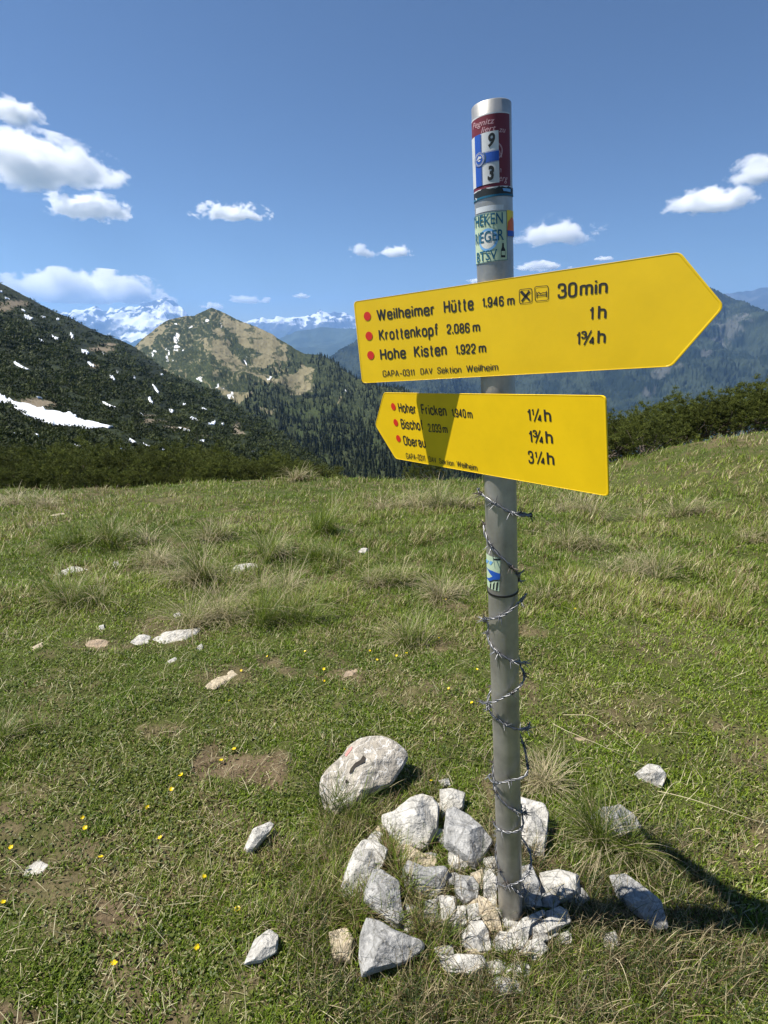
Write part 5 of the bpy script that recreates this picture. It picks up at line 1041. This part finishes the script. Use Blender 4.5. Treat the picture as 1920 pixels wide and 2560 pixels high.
# faded strip, mint sticker, small side sticker
wrapped([cz(312, 1400), cz(612, 1345), cz(612, 1290), cz(312, 1335)], [(0, 1, 2, 3)], .0006, 'sticker', greyp, post, 'blank faded strip above the pale green sticker')
m0, m1 = cz(655, 1905), cz(637, 1355); mint = wrapped(*rect(Lft * .9, m0[0], m0[1], m1[1]), .0010, 'sticker', mintp, post, 'pale green sticker with blue lettering and a bottle')
bw = .0009; prt(mint, [rect(Lft * .9, m0[0], m1[1] - bw - .0004, m1[1] - .0004), rect(Lft * .9, m0[0], m0[1] + .0004, m0[1] + .0004 + bw), rect(m0[0] - bw - .0004, m0[0] - .0004, m0[1] + .0004, m1[1] - .0004)], .0015, navyp, name='border')
ce = cz(440, 1680); prt(mint, [ring(ce, .0190, .0042)], .0015, skyp, name='emblem_ring'); prt(mint, [ell(ce, .0146, .0148)], .0015, paper('worn pale print', (.60, .60, .55)), name='emblem_centre')
it = [fitted('HEKEN', z2(318, 1545), z2(602, 1500), z2(316, 1425), cu, 0, .01), fitted('RIEGER', z2(318, 1735), z2(612, 1680), z2(318, 1620), cu, 0, .01), fitted('BTSV', z2(333, 1930), z2(545, 1890), z2(333, 1825), cu, 0, .01), fitted('T', z2(298, 1558), z2(316, 1552), z2(298, 1440), cu, 0, .01)]
prt(mint, it, .0021, navyp, name='lettering')
prt(mint, [([cz(a, b) for a, b in [(583, 1875), (583, 1790), (594, 1760), (597, 1715), (612, 1715), (615, 1760), (630, 1790), (630, 1875)]], [tuple(range(8))])], .0015, blackp, name='bottle_print')
prt(mint, [([cz(a, b) for a, b in [(588, 1850), (588, 1805), (625, 1805), (625, 1850)]], [(0, 1, 2, 3)])], .0019, mintp, name='bottle_print')
d0 = cz(652, 1640); d1 = cz(655, 1350); side = wrapped(*rect(d0[0], 1.55 * RP, d0[1], d1[1]), .0008, 'sticker', yellp, post, 'small yellow, orange and blue sticker on the right side of the pole')
hs = d1[1] - d0[1]; prt(side, [([(d0[0], d0[1] + hs * .2), (1.55 * RP, d0[1] + hs * .1), (1.55 * RP, d0[1] + hs * .62), (1.15 * RP, d0[1] + hs * .75), (d0[0] + .002, d0[1] + hs * .55)], [(0, 1, 2, 3, 4)])], .0013, orgp); prt(side, [rect(d0[0], 1.55 * RP, d0[1], d0[1] + hs * .22)], .0017, bluep)
# blue, white lower sticker
def z4(a, b): return (1100 + a / 3.567, 1180 + b / 3.568)
def cv(a, b): return cu(*z4(a, b))
g0, g1 = cv(540, 765), cv(528, 1063); lowst = wrapped([(Lft * .95, g1[1]), (g1[0], g1[1]), (g0[0], g0[1]), (Lft * .95, g0[1])], [(0, 1, 2, 3)], .0007, 'sticker', mintp, post, 'small blue and cream sticker under the barbed wire')
prt(lowst, [([cv(a, b) for a, b in [(412, 840), (470, 880), (538, 905), (535, 955), (480, 960), (445, 975), (412, 935), (440, 945), (470, 930), (430, 870)]], [tuple(range(10))])], .0012, bluep)
prt(lowst, [([cv(a, b) for a, b in q_], [tuple(range(len(q_)))]) for q_ in ([(478, 770), (540, 770), (540, 785), (480, 782)], [(440, 975), (480, 960), (535, 958), (535, 966), (480, 970), (448, 985)], [(448, 1000), (460, 985), (458, 1030), (448, 1045)], [(475, 1000), (490, 975), (484, 1040), (472, 1050)], [(505, 990), (522, 970), (512, 1050), (498, 1058)])], .0013, blackp)
prt(lowst, [([cv(a, b) for a, b in q_], [tuple(range(len(q_)))]) for q_ in ([(415, 770), (440, 790), (425, 815), (412, 800)], [(450, 790), (475, 800), (455, 830), (440, 815)])], .0013, skyp)

# ---- black cable tie
tie_s = cyl_uv(1253, 1492)[1]; th = np.linspace(0, 2 * np.pi, 56, endpoint=False); V = np.concatenate([cyl(th, tie_s + b_ + 0 * th, RP + a_) for a_, b_ in [(.0004, -.0023), (.0018, -.0023), (.0018, .0023), (.0004, .0023)]]); k = np.arange(56)
tieF = np.concatenate([np.stack([q_ * 56 + k, q_ * 56 + (k + 1) % 56, ((q_ + 1) % 4) * 56 + (k + 1) % 56, ((q_ + 1) % 4) * 56 + k], -1) for q_ in range(4)])
ob_ = cyl(np.array([0.]), np.array([tie_s]), 0)[0]; tie = link('cable_tie', mesh_np('cable_tie', V - ob_, [tieF]), material('black plastic', (.012, .012, .012), .4), None, ob_); tag(tie, 'thin black cable tie strapped round the pole below the small lower sticker', 'cable tie')

# ---- barbed wire: two strands wound round the lower pole
wm = material('galvanised wire', (.20, .20, .205), .42, .7, noise=(120, .35)); wd_ = material('weathered wire', (.09, .075, .065), .55, .5, noise=(120, .4))
def wire(name, keys, label, seed):
    """keys: (side, py) with side -1 = left of the pole, +1 = right; PYs give the height at each half turn"""
    r = np.random.default_rng(seed); phi, ss = [], []; cur = None
    sgn = keys[0][0] * -1
    hd = 1 if keys[0][2] == 'LR' else -1
    for k, (sd, y_, _) in enumerate(keys): phi.append(hd * (k * math.pi) + keys[0][0] * math.pi / 2); ss.append(cyl_uv(1250, y_)[1])
    n_ = len(keys) * 26; u = np.linspace(0, len(keys) - 1, n_); ph = np.interp(u, np.arange(len(keys)), phi)
    s = np.interp(u, np.arange(len(keys)), ss); ker = np.ones(9) / 9; s = np.convolve(np.pad(s, 4, 'edge'), ker, 'valid')
    rad_ = RP + .0035 + .034 * np.clip(fbm(u * 1.1, u * 0 + seed, 3, seed) - .42, 0, 1) * 2.0 * (1 - .75 * np.maximum(0, np.cos(ph)) ** 2)
    s = s + .010 * (fbm(u * 2.5, u * 0 + 5, 3, seed + 1) - .5)
    Pc = np.stack([cyl(a, b, c) for a, b, c in zip(ph, s, rad_)])
    arc = np.concatenate([[0], np.cumsum(np.linalg.norm(np.diff(Pc, axis=0), axis=1))]); uu_ = np.linspace(0, arc[-1], int(arc[-1] / .0028)); Pc = np.stack([np.interp(uu_, arc, Pc[:, k]) for k in range(3)], -1)
    T = np.gradient(Pc, axis=0); T /= np.linalg.norm(T, axis=1, keepdims=True); out = Pc - PB; out = out - (out @ AX)[:, None] * AX; out /= np.linalg.norm(out, axis=1, keepdims=True); bb = np.cross(T, out)
    o0 = Pc[-1].copy(); root = empty(name, o0); tag(root, label, 'barbed wire', 'barbed wire on the signpost')
    tw = uu_ * 2 * np.pi / .042
    for sg_ in (0, math.pi):
        V, F = tube(Pc + (out * np.cos(tw + sg_)[:, None] + bb * np.sin(tw + sg_)[:, None]) * .0019 - o0, .00165, 6); link('strand', mesh_np('strand', V, [F], smooth=True), wm, root)
    pos = .02
    while pos < arc[-1] - .01:
        k = int(np.searchsorted(uu_, pos)); c, t_, a, b = Pc[k], T[k], out[k], bb[k]; parts = []
        th = np.linspace(0, 4 * np.pi, 26); parts.append(tube(c + (a * np.cos(th)[:, None] + b * np.sin(th)[:, None]) * .0038 + t_ * ((th / th[-1]) - .5)[:, None] * .0075 - o0, .0012, 5))
        for q_ in range(4):
            an = r.random() * 6.283; d = a * math.cos(an) + b * math.sin(an)
            if d @ a < -.2: d = d - 2 * a * (d @ a)
            d = d + t_ * r.normal(0, .45); d /= np.linalg.norm(d); st0 = c + t_ * (-.0037 if q_ % 2 else .0037) + d * .0022
            parts.append(tube(np.stack([st0, st0 + d * .008, st0 + d * .017]) - o0, np.array([.0012, .0011, .0004]), 5))
        V, F = join(parts); link('barb', mesh_np('barb', V, F, smooth=True), wm if r.random() < .7 else wd_, root); pos += r.uniform(.035, .075)
wire('barbed_wire', [(-1, 1225, 'LR'), (1, 1303, ''), (-1, 1328, ''), (1, 1455, ''), (-1, 1610, ''), (1, 1672, ''), (-1, 1782, ''), (1, 1832, ''), (-1, 1962, ''), (1, 2045, ''), (-1, 2150, ''), (1, 2240, '')], 'barbed wire strand starting under the lower sign, falling left to right on the pole', 3)
wire('barbed_wire', [(1, 1500, 'RL'), (-1, 1566, ''), (1, 1690, ''), (-1, 1776, ''), (1, 1922, ''), (-1, 1960, ''), (1, 2060, ''), (-1, 2078, ''), (1, 2160, ''), (-1, 2222, ''), (1, 2238, '')], 'barbed wire strand starting at the black cable tie, falling right to left', 6)

# ------------------------------------------------------------------ clouds: a real deck of small cumulus about 1.5 km above the meadow
def cloud_mat(name, dens, thr, freq, seed, aspect):
    m = D.materials.new(name); m.use_nodes = True; n = m.node_tree.nodes; l = m.node_tree.links; n.clear()
    out = n.new('ShaderNodeOutputMaterial'); vs = n.new('ShaderNodeVolumePrincipled'); vs.inputs['Color'].default_value = (1, 1, 1, 1); vs.inputs['Anisotropy'].default_value = .1
    tc = n.new('ShaderNodeTexCoord'); ln = n.new('ShaderNodeVectorMath'); ln.operation = 'LENGTH'
    # warp: flatter underside
    sp = n.new('ShaderNodeSeparateXYZ'); l.new(tc.outputs['Object'], sp.inputs[0])
    lt = n.new('ShaderNodeMath'); lt.operation = 'MINIMUM'; lt.inputs[1].default_value = 0; l.new(sp.outputs[2], lt.inputs[0])
    ml = n.new('ShaderNodeMath'); ml.operation = 'MULTIPLY_ADD'; ml.inputs[1].default_value = 1.2; l.new(lt.outputs[0], ml.inputs[0]); l.new(sp.outputs[2], ml.inputs[2])
    cb = n.new('ShaderNodeCombineXYZ'); l.new(sp.outputs[0], cb.inputs[0]); l.new(sp.outputs[1], cb.inputs[1]); l.new(ml.outputs[0], cb.inputs[2]); l.new(cb.outputs[0], ln.inputs[0])
    mp = n.new('ShaderNodeMapping'); mp.inputs['Scale'].default_value = (aspect, 1.0, 1.0); mp.inputs['Location'].default_value = (seed * 3.7, seed * 1.3, seed * 2.1); l.new(tc.outputs['Object'], mp.inputs[0])
    nz = n.new('ShaderNodeTexNoise'); nz.inputs['Scale'].default_value = freq; nz.inputs['Detail'].default_value = 9; nz.inputs['Roughness'].default_value = .62; nz.inputs['Distortion'].default_value = .25; l.new(mp.outputs[0], nz.inputs[0])
    a = n.new('ShaderNodeMath'); a.operation = 'MULTIPLY_ADD'; a.inputs[1].default_value = 2.6; a.inputs[2].default_value = -thr; l.new(nz.outputs[0], a.inputs[0])
    b = n.new('ShaderNodeMath'); b.operation = 'SUBTRACT'; l.new(a.outputs[0], b.inputs[0]); l.new(ln.outputs['Value'], b.inputs[1])
    c = n.new('ShaderNodeMath'); c.operation = 'MULTIPLY'; c.inputs[1].default_value = 2.0; c.use_clamp = True; l.new(b.outputs[0], c.inputs[0])
    d = n.new('ShaderNodeMath'); d.operation = 'MULTIPLY'; d.inputs[1].default_value = dens; l.new(c.outputs[0], d.inputs[0]); l.new(d.outputs[0], vs.inputs['Density'])
    l.new(vs.outputs[0], out.inputs['Volume']); m.cycles.volume_sampling = 'DISTANCE' if hasattr(m.cycles, 'volume_sampling') else None
    return m
CL = [(85, 420, 430, 130, 6500, .05, 'largest white cloud, at the left edge'), (225, 528, 240, 72, 7400, .3, 'flat bright cloud just below the largest cloud'), (30, 285, 160, 80, 5200, .35, 'wispy cloud fragment at the upper left edge'), (582, 537, 210, 50, 8200, .4, 'long thin cloud alone in the left centre sky'),
      (205, 734, 430, 100, 27000, .1, 'long cumulus bank over the snowy massif'), (905, 634, 85, 48, 13000, .5, 'left small cloud of the close pair left of the pole'), (988, 634, 110, 42, 13000, .4, 'right small cloud of the close pair left of the pole'), (622, 752, 120, 30, 27500, .5, 'small cloud low above the snowy peaks right of the pasture peak'), (752, 742, 50, 18, 28000, .5, 'tiny cloud puff low above the far peaks'),
      (1395, 592, 260, 95, 9500, .55, 'ragged cloud just right of the pole above the upper sign'), (1885, 440, 130, 84, 6600, .12, 'upper right cloud cut by the photo edge'), (1775, 515, 215, 76, 7400, .2, 'bright cloud heap left below the one at the right edge'), (1350, 669, 150, 34, 14500, .5, 'small flat cloud right above the upper sign'), (1512, 648, 60, 18, 14000, .7, 'faint cloud wisp above the arrow point'), (535, 768, 70, 26, 28000, .4, 'small cloud behind the top of the pasture peak'), (1195, 705, 70, 16, 27000, .5, 'thin cloud sliver left of the pole at the upper sign edge')]
for i, (a, b, wd, ht, dep, thr, lab) in enumerate(CL):
    w_m, h_m = wd * dep / FPX, ht * dep / FPX; c = at(a, b, dep)
    bm = bmesh.new(); bmesh.ops.create_icosphere(bm, subdivisions=3, radius=1.0); me = D.meshes.new('cloud'); bm.to_mesh(me); bm.free()
    o = link('cloud', me, cloud_mat('cloud vapour %d' % i, 10.0 / h_m, .45 + thr * .5, 1.5 if wd > 200 else 1.3, i + 1, min(2.6, max(1, wd / ht * .6))), None, c)
    o.scale = (w_m * .55, w_m * .38, h_m * .62); o.rotation_euler = (0, 0, -math.atan2(c[0], c[1]))
    tag(o, lab, 'cloud', 'fair weather clouds')
# ------------------------------------------------------------------ haze
HZ = D.materials.new('alpine haze'); HZ.use_nodes = True; n = HZ.node_tree.nodes; l = HZ.node_tree.links; n.clear(); out = n.new('ShaderNodeOutputMaterial'); pv = n.new('ShaderNodeVolumePrincipled')
pv.inputs['Color'].default_value = (.30, .55, 1, 1); pv.inputs['Density'].default_value = 5.0e-5; pv.inputs['Anisotropy'].default_value = .2; l.new(pv.outputs[0], out.inputs['Volume'])
X0, X1, Y0, Y1, Z0, Z1 = -62000, 62000, -4000, 24900, -700, 1420
V = np.array([(x, y, z) for z in (Z0, Z1) for y in (Y0, Y1) for x in (X0, X1)], float); F = np.array([(0, 2, 3, 1), (4, 5, 7, 6), (0, 1, 5, 4), (2, 6, 7, 3), (0, 4, 6, 2), (1, 3, 7, 5)])
tag(link('haze', mesh_np('haze', V, [F]), HZ), 'thin blue haze filling the valleys', 'haze', kind='stuff')
